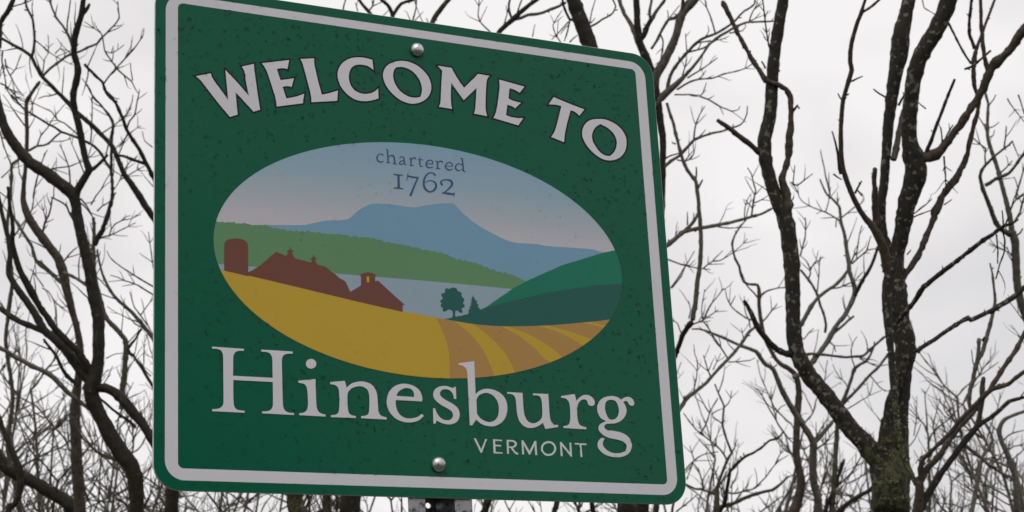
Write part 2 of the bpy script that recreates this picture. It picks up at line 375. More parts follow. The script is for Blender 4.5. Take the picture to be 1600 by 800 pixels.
for ls in VER:
    lps = [smooth(parse(s)) for s in ls] if ls else [ring(997, 224, 87, 84), ring(997, 224, 65, 62)]
    sheet('letter', [zoomed(l, 720, 670, 220 / 1600) for l in lps], LY - 0.0001, M_WHITE, sign)
def stroke(pts):
    """a pen stroke: centre points with widths -> outline"""
    P = [[float(v) for v in w.split(',')] for w in pts.split()]
    if len(P) > 2:
        D = []
        for i in range(len(P) - 1):
            p0 = P[max(i - 1, 0)]; a = P[i]; b = P[i + 1]; p3 = P[min(i + 2, len(P) - 1)]
            for k in range(5):
                t = k / 5
                D.append([0.5 * (2 * a[c] + (b[c] - p0[c]) * t + (2 * p0[c] - 5 * a[c] + 4 * b[c] - p3[c]) * t * t + (3 * a[c] - p0[c] - 3 * b[c] + p3[c]) * t ** 3) for c in range(3)])
        P = D + [P[-1]]
    l, r = [], []
    for i in range(len(P)):
        a, b = Vector(P[max(i - 1, 0)][:2]), Vector(P[min(i + 1, len(P) - 1)][:2])
        n = (b - a).normalized(); n = Vector((-n.y, n.x)) * P[i][2] / 2; c = Vector(P[i][:2])
        l.append(tuple(c + n)); r.append(tuple(c - n))
    return l + r[::-1]
CHA = [['233,182,14 215,166,11 185,165,11 160,187,16 153,217,18 166,250,17 195,265,14 237,254,8'],
       ['262,107,7 285,111,9', '284,108,18 293,272,18', '270,271,8 320,274,8', '293,205,8 325,182,11 355,187,17 369,212,18 375,284,17', '350,283,8 402,287,8'],
       ['437,216,15 448,200,10 470,198,11 487,212,16 492,245,17 497,283,17 508,297,11 524,297,7', '494,240,7 455,252,11 436,272,15 441,292,13 465,292,10 496,270,7'],
       ['553,214,8 576,213,9', '574,213,17 581,303,17', '559,303,8 612,309,8', '580,243,8 600,215,11 622,211,15 641,226,14'],
       ['690,198,6 687,240,17 690,295,17 705,319,13 727,318,7', '667,231,9 727,238,9'],
       ['775,284,8 850,289,8', '852,290,12 847,257,14 815,240,11 781,256,15 766,290,18 780,322,17 815,336,14 857,324,8'],
       ['883,252,8 906,252,9', '905,252,17 912,344,17', '889,343,8 946,350,8', '912,284,8 933,257,11 955,254,15 976,268,14'],
       ['1015,313,8 1095,318,8', '1097,319,12 1090,286,14 1057,268,11 1022,285,15 1008,318,18 1024,350,17 1060,363,14 1101,351,8'],
       ['1218,300,9 1180,285,11 1147,300,15 1133,331,18 1148,361,17 1180,372,11 1222,350,8', '1194,216,8 1222,220,9', '1218,219,17 1236,380,17', '1230,380,8 1260,383,8'],
       ['420,422,29 422,470,29 425,592,31', '358,417,10 415,425,15 476,429,10', '361,588,10 424,590,15 481,600,10'],
       ['542,400,8 533,445,11 526,496,8', '533,438,21 600,453,20 674,460,18', '664,460,16 620,560,22 570,686,27'],
       ['884,434,20 868,414,17 850,402,13 810,400,13 768,430,19 741,490,24 740,560,27 768,613,25 815,637,19 863,618,24 890,575,28 884,530,23 845,501,13 800,499,10 753,522,8'],
       ['972,552,24 956,535,24 955,512,22 975,492,15 1018,486,15 1065,494,24 1092,527,29 1078,568,25 1022,623,16 966,657,10', '964,650,10 1040,657,26 1108,668,20', '1121,642,8 1116,668,14 1111,696,6']]
for g in CHA:
    L = None
    for i, s in enumerate(g):
        o = sheet('letter' if i == 0 else 'letter_stroke', [zoomed(stroke(s), 570, 220, 0.125)], LY - 0.0003 - 0.00005 * i, M_BLUE_INK, sign if i == 0 else L)
        if i == 0: L = o

# ---- bolts
for px, py in ((652.3, 77.5), (685.8, 725.3)):
    c = onsign(px, py, -0.003)
    prof = [(0.0098, 0.0), (0.0102, -0.0022), (0.0100, -0.0036), (0.0089, -0.0058), (0.0070, -0.0075), (0.0044, -0.0087), (0.0018, -0.0092)]
    vs, fs = [], []; n = 28
    for r, y in prof:
        vs += [(c.x + r * math.cos(2 * math.pi * i / n) * (1 + 0.02 * math.sin(i * 2.1)), y, c.z + r * math.sin(2 * math.pi * i / n)) for i in range(n)]
    for a in range(len(prof) - 1):
        fs += [(a * n + i, a * n + (i + 1) % n, (a + 1) * n + (i + 1) % n, (a + 1) * n + i) for i in range(n)]
    vs.append((c.x, -0.0093, c.z)); fs += [((len(prof) - 1) * n + i, (len(prof) - 1) * n + (i + 1) % n, len(vs) - 1) for i in range(n)]
    mesh_obj('bolt', vs, fs, sign, M_BOLT)

# ---- post: a punched galvanised hat channel
xl0, xl1 = onsign(639.3, 790, 0.004).x, onsign(663.5, 790, 0.004).x
xr0, xr1 = onsign(711.8, 790, 0.004).x, onsign(738, 790, 0.004).x
YF, YW = 0.005, 0.056
hole = onsign(668.5, 790, YW)
wx0, wx1 = xl1 + 0.007, xr0 - 0.007
hx = hole.x
ZT = GZ + 0.643; P = 0.0254
vs, fs = [], []
def quad(*p):
    b = len(vs); vs.extend(p); fs.append(tuple(range(b, b + len(p))))
for xa, ya, xb, yb in ((xl0, YF + .002, xl0 + .003, YF), (xl0 + .003, YF, xl1, YF), (xl1, YF, wx0, YW), (wx1, YW, xr0, YF), (xr0, YF, xr1 - .003, YF), (xr1 - .003, YF, xr1, YF + .002)):
    quad((xa, ya, 0), (xb, yb, 0), (xb, yb, ZT), (xa, ya, ZT))
z = hole.z - P / 2
while z > P: z -= P
quad((wx0, YW, 0), (wx1, YW, 0), (wx1, YW, z), (wx0, YW, z))
oct_ = [(0.0042 * math.cos(math.radians(22.5 + 45 * i)), 0.0042 * math.sin(math.radians(22.5 + 45 * i))) for i in range(8)]
while z + P < ZT:
    sq = [(wx1, z + P * .75), (wx1 - (wx1 - hx) * .5, z + P), (hx - (hx - wx0) * .5, z + P), (wx0, z + P * .75), (wx0, z + P * .25), (hx - (hx - wx0) * .5, z), (wx1 - (wx1 - hx) * .5, z), (wx1, z + P * .25)]
    for i in range(8):
        j = (i + 1) % 8; a, b = oct_[i], oct_[j]
        quad((sq[i][0], YW, sq[i][1]), (sq[j][0], YW, sq[j][1]), (hx + b[0], YW, z + P / 2 + b[1]), (hx + a[0], YW, z + P / 2 + a[1]))
    for cx, i, j in ((wx1, 0, 1), (wx0, 2, 3), (wx0, 4, 5), (wx1, 6, 7)):
        cz = z + P if i < 4 else z
        quad((sq[i][0], YW, sq[i][1]), (cx, YW, cz), (sq[j][0], YW, sq[j][1]))
    z += P
quad((wx0, YW, z), (wx1, YW, z), (wx1, YW, ZT), (wx0, YW, ZT))
post = mesh_obj('post', vs, fs, sign, M_GALV, smooth=False)
bm = bmesh.new(); bm.from_mesh(post.data); bmesh.ops.remove_doubles(bm, verts=bm.verts, dist=1e-5); bmesh.ops.recalc_face_normals(bm, faces=bm.faces); bm.to_mesh(post.data); bm.free()
so = post.modifiers.new('thickness', 'SOLIDIFY'); so.thickness = 0.003; so.offset = 0

# ---- raindrops on the face
vs, fs = [], []
r7 = random.Random(21); kinds = []
for k in range(4500):
    x = r7.uniform(SX0 + .004, SX1 - .004); z = r7.uniform(SZ0 + .004, SZ1 - .004)
    dens = noise.noise(Vector((x * 9, z * 9, 3.3))) + 0.35 * noise.noise(Vector((x * 30, z * 30, 1)))
    if dens < r7.uniform(-0.75, 0.35): continue
    r = 0.00065 + 0.00115 * r7.random() ** 2.2
    if r7.random() < 0.05: r *= 1.35
    inpic = ((x - EX) / ERX) ** 2 + ((z - EZ) / ERZ) ** 2 < 1.0
    inbord = (-0.0165 < x < 0.7163 and GZ - 0.0148 < z < GZ + 0.6372) and not (0 < x < 0.7 and GZ < z < GZ + 0.625)
    inlet = False
    for lp in PRINTED:
        for i in range(len(lp)):
            (ax, az), (bx, bz) = lp[i - 1], lp[i]
            if (az > z) != (bz > z) and x < ax + (z - az) / (bz - az) * (bx - ax): inlet = not inlet
    inbord = inbord or inlet
    if inpic or inbord:                       # on print: fewer, smaller and flatter drops, so that they darken it less
        if r7.random() < 0.7: continue
        r *= 0.6
    h = r * (r7.uniform(0.2, 0.3) if inpic or inbord else r7.uniform(0.7, 1.0)); st = r7.uniform(0.5, 0.9); ang = r7.gauss(-0.5, 0.45); r *= 1.12; n = 10
    nf0 = len(fs); b = len(vs); ca, sa = math.cos(ang), math.sin(ang); sag = r7.uniform(0.0, 0.35)
    for q, (rr, hh) in enumerate(((1.0, -0.1), (0.92, 0.45), (0.62, 0.86))):
        for i in range(n):
            a = 2 * math.pi * i / n; w = 1 + 0.16 * math.sin(2 * a + k) + 0.1 * math.sin(3 * a + 2 * k)
            u = rr * r * math.cos(a) * w; v = rr * r * st * math.sin(a) * w - sag * r * hh
            vs.append((x + u * ca - v * sa, -0.0009 - h * hh if q else -0.0002, z + u * sa + v * ca))
    vs.append((x, -0.0009 - h, z - sag * r))
    for q in (0, 1):
        fs += [(b + q * n + i, b + q * n + (i + 1) % n, b + (q + 1) * n + (i + 1) % n, b + (q + 1) * n + i) for i in range(n)]
    fs += [(b + 2 * n + i, b + 2 * n + (i + 1) % n, b + 3 * n) for i in range(n)]
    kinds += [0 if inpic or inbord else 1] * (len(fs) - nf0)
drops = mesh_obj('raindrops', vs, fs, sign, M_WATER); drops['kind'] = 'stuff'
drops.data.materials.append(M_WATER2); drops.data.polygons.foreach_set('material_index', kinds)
# ------------------------------------------------------------------ ground
qg = MatB('grass_ground'); p_ = qg.pos()
f_ = qg.noise(1.3, 6, 0.7, p_)
qg.l(qg.ramp(f_, [(0.3, (0.05, 0.045, 0.022)), (0.55, (0.045, 0.06, 0.018)), (0.75, (0.085, 0.085, 0.035))]), qg.b.inputs['Base Color'])
qg.b.inputs['Roughness'].default_value = 0.9
me = bpy.data.meshes.new('ground'); R_ = 600; gv, gf = [], []
steps = [-R_, -200, -80] + [-40 + 4 * i for i in range(21)] + [80, 200, R_]
nS = len(steps)
for y in steps:
    for x in steps:
        near = 1 if abs(x) <= 40 and abs(y) <= 40 else 0
        gv.append((x, y, (noise.noise(Vector((x * .13, y * .13, 0))) * 0.12 * min(1, max(0, math.hypot(x - .35, y) - 4) / 6)) * near))
gf = [(j * nS + i, j * nS + i + 1, (j + 1) * nS + i + 1, (j + 1) * nS + i) for j in range(nS - 1) for i in range(nS - 1)]
me.from_pydata(gv, [], gf); ground = link('ground', me, None, qg.m); ground['kind'] = 'structure'

# a wooded ridge across the valley, in front of the sign (it shows only as a dim edge in the sheeting and the bolts)
qh = MatB('wooded_ridge'); qh.l(qh.ramp(qh.noise(0.12, 6, 0.75, qh.pos()), [(0.3, (0.022, 0.02, 0.014)), (0.7, (0.06, 0.052, 0.036))]), qh.b.inputs['Base Color']); qh.b.inputs['Roughness'].default_value = 1
hv, hf = [], []; NA = 150
for j, (dist, hh) in enumerate(((110, 0), (135, .35), (165, .75), (195, .95), (215, 1.0), (260, .8), (330, 0))):
    for i in range(NA + 1):
        a = math.radians(-85 + 190 * i / NA); top = 31 + 7 * noise.noise(Vector((i * .06, 0, 4))) + 3 * noise.noise(Vector((i * .31, j * .5, 9))) + 2 * noise.noise(Vector((i * .9, j, 2)))
        edge = min(1, i / 14, (NA - i) / 14)
        hv.append((dist * math.sin(a), -dist * math.cos(a), hh * top * edge - 0.3))
hf = [(j * (NA + 1) + i, j * (NA + 1) + i + 1, (j + 1) * (NA + 1) + i + 1, (j + 1) * (NA + 1) + i) for j in range(6) for i in range(NA)]
me = bpy.data.meshes.new('wooded_hill'); me.from_pydata(hv, [], hf); hill_ = link('wooded_hill', me, None, qh.m); hill_['kind'] = 'structure'

# ------------------------------------------------------------------ bark
def bark(name, dark, light, lichen, moss, lich_amt=0.6, moss_amt=0.62, scale=1.0, low=None):
    q = MatB(name); p = q.pos()
    f1 = q.noise(55 * scale, 6, 0.7, p)
    c = q.ramp(f1, [(0.3, dark), (0.7, light)])
    f2 = q.ramp(q.noise(38 * scale, 4, 0.6, p), [(lich_amt, 0.0), (lich_amt + 0.05, 1.0)])
    c = q.mix(f2, c, lichen)
    nf = q.noise(24 * scale, 7, 0.8, p)
    if low:                                   # moss and crusty lichen grow thickest on the lower trunk
        sx = q.n('ShaderNodeSeparateXYZ'); q.l(p, sx.inputs[0])
        mr = q.n('ShaderNodeMapRange'); mr.inputs['From Min'].default_value = low[0]; mr.inputs['From Max'].default_value = low[1]
        mr.inputs['To Min'].default_value = 0.17; mr.inputs['To Max'].default_value = 0.0
        q.l(sx.outputs['Z'], mr.inputs['Value'])
        ad = q.n('ShaderNodeMath'); ad.operation = 'ADD'; q.l(nf, ad.inputs[0]); q.l(mr.outputs[0], ad.inputs[1]); nf = ad.outputs[0]
    f3 = q.ramp(nf, [(moss_amt - 0.02, 0.0), (moss_amt + 0.05, 1.0)])
    moss = q.ramp(q.noise(75, 4, 0.7, p), [(0.38, tuple(x * 0.35 for x in moss)), (0.6, moss), (0.75, lichen)])
    if low:
        h2 = q.n('ShaderNodeMath'); h2.operation = 'ADD'; q.l(f1, h2.inputs[0]); q.l(f3, h2.inputs[1]); f1 = h2.outputs[0]
    c = q.mix(f3, c, moss)
    f1 = f1
    q.l(c, q.b.inputs['Base Color']); q.b.inputs['Roughness'].default_value = 0.8
    q.b.inputs['Specular IOR Level'].default_value = 0.35
    q.bump(f1, 0.6, 0.006)
    return q.m
Z_LO = at(1385, 735, 6).z; Z_HI = at(1385, 560, 6).z
B_OLD = bark('old_lichened_bark', (0.010, 0.008, 0.006), (0.042, 0.034, 0.026), (0.17, 0.17, 0.135), (0.12, 0.122, 0.055), 0.575, 0.65, 1.2, (Z_LO, Z_HI))
B_DARK = bark('dark_lichened_bark', (0.010, 0.008, 0.006), (0.04, 0.032, 0.025), (0.14, 0.14, 0.11), (0.07, 0.066, 0.03), 0.63, 0.62)
B_MOSS = bark('mossy_bark', (0.014, 0.011, 0.007), (0.055, 0.044, 0.028), (0.165, 0.165, 0.12), (0.105, 0.098, 0.045), 0.60, 0.50, 1.3)
B_BROWN = bark('brown_bark', (0.028, 0.020, 0.015), (0.115, 0.085, 0.064), (0.17, 0.155, 0.135), (0.055, 0.05, 0.03), 0.66, 0.72)
B_GREY = bark('grey_bark', (0.06, 0.053, 0.044), (0.20, 0.18, 0.155), (0.18, 0.172, 0.145), (0.08, 0.078, 0.04), 0.64, 0.64)
B_GREEN = bark('greenish_grey_bark', (0.04, 0.036, 0.024), (0.13, 0.12, 0.082), (0.16, 0.16, 0.12), (0.105, 0.105, 0.045), 0.62, 0.60)
B_LEFT = bark('wet_dark_bark', (0.009, 0.007, 0.005), (0.038, 0.03, 0.021), (0.09, 0.09, 0.065), (0.065, 0.062, 0.024), 0.65, 0.60)

B_TWIG = bark('brown_twig_bark', (0.04, 0.03, 0.022), (0.16, 0.125, 0.095), (0.2, 0.18, 0.15), (0.1, 0.095, 0.05), 0.66, 0.66)
ql = MatB('crusty_lichen'); pl_ = ql.pos()
ql.l(ql.ramp(ql.noise(45, 4, 0.7, pl_), [(0.3, (0.06, 0.058, 0.03)), (0.45, (0.165, 0.165, 0.085)), (0.62, (0.235, 0.23, 0.155)), (0.76, (0.29, 0.23, 0.06))]), ql.b.inputs['Base Color'])
ql.b.inputs['Roughness'].default_value = 0.95; ql.bump(ql.noise(400, 3, 0.6, pl_), 0.7, 0.002)
M_LICHEN = ql.m

# ------------------------------------------------------------------ tubes
def crom(P, step):
    """P: list of Vectors (x,y,z,w) as 4-vectors; Catmull-Rom resampled"""
    if len(P) < 2: return P
    out_ = []
    for i in range(len(P) - 1):
        p0 = P[i - 1] if i else P[0] * 2 - P[1]; a = P[i]; b = P[i + 1]
        p3 = P[i + 2] if i + 2 < len(P) else b * 2 - a
        n = max(1, int((b.xyz - a.xyz).length / step(a.w)))
        for k in range(n):
            t = k / n; t2 = t * t; t3 = t2 * t
            q = (a * 2 + (b - p0) * t + (p0 * 2 - a * 5 + b * 4 - p3) * t2 + (a * 3 - p0 - b * 3 + p3) * t3) * 0.5
            q = q * 0.55 + (a + (b - a) * t) * 0.45          # tree limbs bend at their nodes
            q.w = a.w + (b.w - a.w) * t
            out_.append(q)
    out_.append(P[-1]); return out_
def tube(vs, fs, P, sides, rough=0.08, seed=0.0, knob=0.0, fr=60):
    """P: list of 4-vectors (centre + radius), added to vs/fs"""
    b = len(vs); n = len(P)
    t0 = (P[1].xyz - P[0].xyz).normalized()
    u = t0.orthogonal().normalized()
    for i in range(n):
        t = (P[min(i + 1, n - 1)].xyz - P[max(i - 1, 0)].xyz).normalized()
        u = (u - t * u.dot(t))
        if u.length < 1e-6: u = t.orthogonal()
        u.normalize(); v = t.cross(u)
        c = P[i].xyz; r = P[i].w
        if knob and (i % 5) == int(seed * 7) % 5 and 0 < i < n - 1: r *= 1 + knob * random.Random(i + seed).random()
        for k in range(sides):
            a = 2 * math.pi * k / sides
            d = u * math.cos(a) + v * math.sin(a)
            w = r * (1 + rough * (noise.noise((c + d * r) * fr) + 0.5 * noise.noise((c + d * r) * fr * 2.7)) * 1.6) if rough else r
            vs.append(c + d * w)
    for i in range(n - 1):
        for k in range(sides):
            fs.append((b + i * sides + k, b + i * sides + (k + 1) % sides, b + (i + 1) * sides + (k + 1) % sides, b + (i + 1) * sides + k))
    vs.append(P[-1].xyz + (P[-1].xyz - P[-2].xyz).normalized() * P[-1].w * 0.6)
    e = len(vs) - 1
    fs += [(b + (n - 1) * sides + k, b + (n - 1) * sides + (k + 1) % sides, e) for k in range(sides)]

def twig(rg, start, dirn, L, r0, depth, out_, curl=0.25):
    """a forking, slightly knobby twig in 3-D; adds polylines (4-vectors) to out_"""
    n = max(3, int(L / 0.028)); p = start.copy(); d = dirn.normalized(); P = []
    forks = []
    ax = Vector((rg.uniform(-1, 1), rg.uniform(-1, 1), rg.uniform(-1, 1)))
    for i in range(n + 1):
        t = i / n; r = r0 * (1 - 0.6 * t)
        P.append(Vector((p.x, p.y, p.z, r * (1.3 if i % 4 == 2 else 1))))
        d = (d + Vector((rg.gauss(0, .09), rg.gauss(0, .09), rg.gauss(0, .09) + 0.05)) + ax * curl * 0.08).normalized()
        p = p + d * (L / n)
        if depth > 0 and i >= 2 and i < n and rg.random() < 0.30: forks.append((p.copy(), d.copy(), t))
    out_.append(P)
    for q, dd, t in forks:
        side = dd.orthogonal().normalized(); side = Matrix.Rotation(rg.uniform(0, 6.28), 3, dd) @ side
        nd = (dd * 0.75 + side * rg.uniform(0.45, 0.8) + Vector((0, 0, 0.15))).normalized()
        twig(rg, q, nd, L * (1 - t * 0.6) * rg.uniform(0.35, 0.65), r0 * (1 - 0.5 * t) * 0.72, depth - 1, out_, curl)

class Tree:
    def __init__(s, name, label, d, mat, group=None, twig_mat=None, seed=1, part='branch', spur=0.14, tw=0.0, crust=None):
        s.spur = spur; s.tw = tw; s.crust = crust; s.cv = []; s.cf = []
        s.name, s.label, s.d, s.mat, s.group, s.part = name, label, d, mat, group, part
        s.tm = twig_mat or mat; s.rg = random.Random(seed); s.root = None
        s.pts = []                       # (px, py, depth, width) of everything built, for joining
        s.thin = []                      # 4-vector polylines of twigs
        s.seed = seed; s.k = 0
    def depth_at(s, px, py):
        if not s.pts: return s.d
        return min(s.pts, key=lambda q: (q[0] - px) ** 2 + (q[1] - py) ** 2 - 2 * q[3])[2]
    def limb(s, line, w=None, name=None, mat=None, ground=False, slope=None, tw=0.0, thin=None, d=None, rough=None, rev=False):
        """line: 'x,y,w x,y,w ...' in photograph pixels; starts at its parent limb"""
        P = []
        L = [[float(v) for v in t.split(',')] for t in line.split()]
        if rev: L = L[::-1]
        if len(L[0]) == 2:
            w = w if isinstance(w, (tuple, list)) else (w, w * 0.55)
            L = [[x, y, w[0] + (w[1] - w[0]) * i / max(1, len(L) - 1)] for i, (x, y) in enumerate(L)]
        s.k += 1
        d = d if d is not None else s.depth_at(L[0][0], L[0][1])
        sl = slope if slope is not None else s.rg.uniform(-0.35, 0.35)
        acc = 0.0; prev = None; pts = []
        for x, y, ww in L:
            if prev: acc += math.hypot(x - prev[0], y - prev[1])
            prev = (x, y)
            dd = d + sl * acc * s.d / FPX
            c = at(x, y, dd); pts.append(Vector((c.x, c.y, c.z, max(ww, 1.1) * 0.5 * dd / FPX)))
            s.pts.append((x, y, dd, ww))
        new = s.pts[-len(L):]                # finer joining points
        for q0, q1 in zip(new, new[1:]):
            for k in (0.2, 0.4, 0.6, 0.8):
                s.pts.append(tuple(q0[c] + (q1[c] - q0[c]) * k for c in range(4)))
        if s.root is None or ground:
            a = pts[0]; base = Vector((a.x + s.rg.uniform(-.1, .1), a.y + s.rg.uniform(-.1, .1), -0.05, a.w * 1.5))
            mid1 = Vector((a.x * .7 + base.x * .3, a.y * .7 + base.y * .3, a.z * 0.62, a.w * 1.05))
            mid2 = Vector((a.x * .3 + base.x * .7, a.y * .3 + base.y * .7, a.z * 0.15, a.w * 1.15))
            ext = [base, mid2, mid1]
            if s.root is None:
                s.root = empty(s.name, (base.x, base.y, 0), s.label, 'tree', s.group)
            full = ext + pts
        else:
            full = pts
        pxm = s.d / FPX
        wmax = max(t[2] for t in L)
        big = wmax >= 14
        Q = crom(full, lambda r: max(4.5 * pxm, r * (0.45 if big else 0.8)) if r > 0 else 4 * pxm)
        # a little crookedness
        wob = 0.22 * pxm if not big else 0.35 * pxm
        for i, q in enumerate(Q):
            if 0 < i:
                n3 = noise.noise_vector(q.xyz * (26 if not big else 12) + Vector((s.k * 3.1, s.seed, 0)))
                q.x += n3.x * wob * 2; q.y += n3.y * wob * 2; q.z += n3.z * wob * 2
        isthin = thin if thin is not None else wmax < 3.6
        if isthin:
            s.thin.append(Q)
            acc2 = s.rg.uniform(0, 20)                       # short side shoots in near-opposite pairs
            for i in range(1, len(Q) - 1):
                acc2 += (Q[i].xyz - Q[i - 1].xyz).length / pxm
                if acc2 > 24:
                    acc2 = s.rg.uniform(-6, 12); t = (Q[i + 1].xyz - Q[i - 1].xyz).normalized()
                    side = Matrix.Rotation(s.rg.uniform(0, 6.28), 3, t) @ t.orthogonal().normalized()
                    for sg in (1, -1):
                        if s.rg.random() < 0.62:
                            twig(s.rg, Q[i].xyz, t * 0.75 + side * sg * 0.75 + Vector((0, 0, .12)), s.rg.uniform(8, 34) * pxm, max(0.75, min(1.1, Q[i].w / pxm * 0.75)) * pxm, 1, s.thin)
        else:
            sides = 22 if wmax > 20 else 16 if wmax > 11 else 10 if wmax > 6 else 7
            vs, fs = [], []
            tube(vs, fs, Q, sides, rough if rough is not None else (0.085 if big else 0.12), s.seed + s.k * .37, knob=0.28 if wmax < 12 else 0.1, fr=42 if big else 60)
            mesh_obj(name or ('trunk' if (s.k == 1 or ground) else s.part), vs, fs, s.root, mat or s.mat)
            # buds, spurs and old twig stubs along the bark
            if s.spur:
                n0 = 4 if (s.k == 1 or ground) else 1
                for i in range(n0, len(Q) - 1):
                    if s.rg.random() < s.spur * min(1, (Q[i].xyz - Q[i - 1].xyz).length / (5 * pxm)):
                        t = (Q[i + 1].xyz - Q[i - 1].xyz).normalized(); r = Q[i].w
                        side = Matrix.Rotation(s.rg.uniform(0, 6.28), 3, t) @ t.orthogonal().normalized()
                        dr = (t * s.rg.uniform(0.2, 1.0) + side).normalized(); ln = s.rg.uniform(1.5, 5.5) * pxm
                        c = Q[i].xyz + side * r * 0.7; w = s.rg.uniform(0.7, 1.5) * pxm
                        s.thin.append([Vector((*p, w * q)) for p, q in ((c, 0.8), (c + dr * ln * .5, 1.0), (c + dr * ln + Vector((0, 0, ln * .2)), 0.5))])
        if s.crust and not isthin:             # clumps of crusty lichen standing off the bark
            for i in range(1, len(Q) - 1):
                q = Q[i]; p_z = max(0.0, min(1.0, (s.crust[1] - q.z) / (s.crust[1] - s.crust[0])))
                if q.z < s.crust[0] - 0.25: continue
                t = (Q[i + 1].xyz - Q[i - 1].xyz).normalized(); u0 = t.orthogonal().normalized()
                cnt = q.w / pxm * 0.85 * (p_z * 0.95 + 0.015) * (Q[i + 1].xyz - Q[i].xyz).length / (4 * pxm)
                for _ in range(int(cnt) + (s.rg.random() < cnt % 1)):
                    d0 = Matrix.Rotation(s.rg.uniform(0, 6.28), 3, t) @ u0
                    if noise.noise((q.xyz + d0 * q.w) * 14) < s.rg.uniform(-0.5, 0.3) - p_z * 0.2: continue
                    c = q.xyz + d0 * q.w * 0.99 + t * s.rg.uniform(-2, 2) * pxm; r = s.rg.uniform(0.8, 2.6) * pxm * (0.55 + 0.45 * p_z); e2 = t.cross(d0); b = len(s.cv)
                    for k in range(7):
                        a = 6.283 * k / 7; rr = r * s.rg.uniform(0.6, 1.25)
                        s.cv.append(c + t * math.cos(a) * rr + e2 * math.sin(a) * rr - d0 * r * 0.15)
                    for k in range(7):
                        a = 6.283 * k / 7 + .3; rr = r * s.rg.uniform(0.35, 0.75)
                        s.cv.append(c + t * math.cos(a) * rr + e2 * math.sin(a) * rr + d0 * r * s.rg.uniform(0.2, 0.6))
                    s.cv.append(c + d0 * r * s.rg.uniform(0.25, 0.5))
                    s.cf += [(b + k, b + (k + 1) % 7, b + 7 + (k + 1) % 7, b + 7 + k) for k in range(7)] + [(b + 7 + k, b + 7 + (k + 1) % 7, b + 14) for k in range(7)]
        # spontaneous twigs
        tw = tw or (0 if wmax < 3.6 else s.tw)
        if tw:
            for i, q in enumerate(Q[2:-1] if not ground else Q[len(ext) + 2:-1]):
                j = i + 2
                if s.rg.random() < tw:
                    t = (Q[min(j + 1, len(Q) - 1)].xyz - Q[j - 1].xyz).normalized()
                    side = Matrix.Rotation(s.rg.uniform(0, 6.28), 3, t) @ t.orthogonal().normalized()
                    dr = t * 0.7 + side * 0.8 + Vector((0, 0, 0.35))
                    twig(s.rg, q.xyz, dr, s.rg.uniform(25, 75) * pxm, s.rg.uniform(0.9, 1.3) * pxm, 2, s.thin)
        return s
    def twigs(s, lines):
        """each line: 'w0,w1 x,y x,y ...'"""
        for ln in lines.strip().split('\n'):
            ln = ln.strip()
            if not ln: continue
            h, rest = ln.split(' ', 1); w0, w1 = map(float, h.split(','))
            s.limb(rest, (w0, w1), tw=0.0)
    def finish(s):
        if s.cf:
            o = mesh_obj('lichen', s.cv, s.cf, s.root, M_LICHEN); o['kind'] = 'stuff'
        if s.thin:
            vs, fs = [], []
            for P in s.thin:
                if len(P) >= 2: tube(vs, fs, P, 5, 0.0, 0, knob=0.35)
            o = mesh_obj('twigs', vs, fs, s.root, s.tm); o['kind'] = 'stuff'
# ------------------------------------------------------------------ the large lichened tree on the right
A = Tree('bare_tree', 'large bare tree with lichened forked trunk, right of the sign', 6.0, B_OLD, seed=3, spur=0.2, crust=(at(1385, 760, 6).z, at(1385, 430, 6).z))
A.limb('1391,830,62 1391,800,58 1391,775,56 1389,750,54 1386,728,46 1384,708,36 1384,690,27 1386,668,21 1390,640,17 1397,612,16 1405,590,14 1412,568,10', slope=0, rough=0.2)
A.limb('1388,742,30 1376,724,32 1363,707,32 1348,690,30 1332,673,28 1316,652,27 1300,631,26 1284,611,26 1267,590,26 1253,567,25 1244,547,24 1240,519,24 1239,495,23 1239,470,23 1238,440,24 1237,410,25 1234,385,25 1231,358,26 1224,335,24 1215,314,21 1207,292,20 1199,262,20 1195,240,21 1194,224,21 1196,208,21 1202,188,20 1205,160,20 1206,130,19 1208,105,19 1211,75,19 1217,40,18 1223,5,17 1229,-30,15 1236,-80,12', slope=0.1, tw=0.01)
A.limb('1231,338,14 1231,322,16 1226,295,15 1222,277,12 1226,266,9 1230,252,10 1232,237,11 1233,222,12 1235,208,12 1236,190,9 1236,170,9 1235,150,9 1228,139,8 1215,132,8 1203,128,8 1196,126,8 1186,109,8 1176,94,8 1163,70,7.5 1151,48,7 1140,25,7 1134,13,9 1131,7,10 1129,2,6', slope=0.05, mat=B_BROWN, rough=0.3)
A.limb('1190,240,9 1181,233,9 1166,221,8.5 1151,210,8 1136,198,7.5 1121,188,6', slope=-0.4, mat=B_BROWN, rough=0.2)
A.limb('1246,556,12 1229,553,10.5 1214,546,9.5 1204,537,9 1198,530,9.5 1184,512,9 1173,488,7 1168,478,6 1163,470,5.5', slope=-0.3)
A.limb('1401,800,38 1407,755,30 1408,725,26 1407,690,25 1407,650,24 1409,610,25 1412,575,27 1415,548,33 1412,522,32 1407,500,31 1403,470,31 1400,440,31 1397,410,30 1398,395,28', slope=0.12)
A.limb('1432,758,8 1420,732,8 1411,712,8 1406,690,8 1402,660,9 1398,625,9.5 1395,590,10 1392,550,10.5 1389,520,12 1387,500,13 1386,475,15 1387,450,17 1390,425,18 1394,405,18', d=5.75, slope=0.15)
A.limb('1395,415,24 1402,390,24 1408,370,24 1413,345,26 1417,320,28 1424,295,31 1431,272,34 1429,255,34 1425,240,30 1421,215,24 1421,190,23 1423,160,23 1425,140,24 1430,112,25 1437,90,26 1448,70,26 1460,52,25 1471,30,25 1480,10,26 1490,-30,24 1502,-90,20', slope=-0.05, tw=0.01)
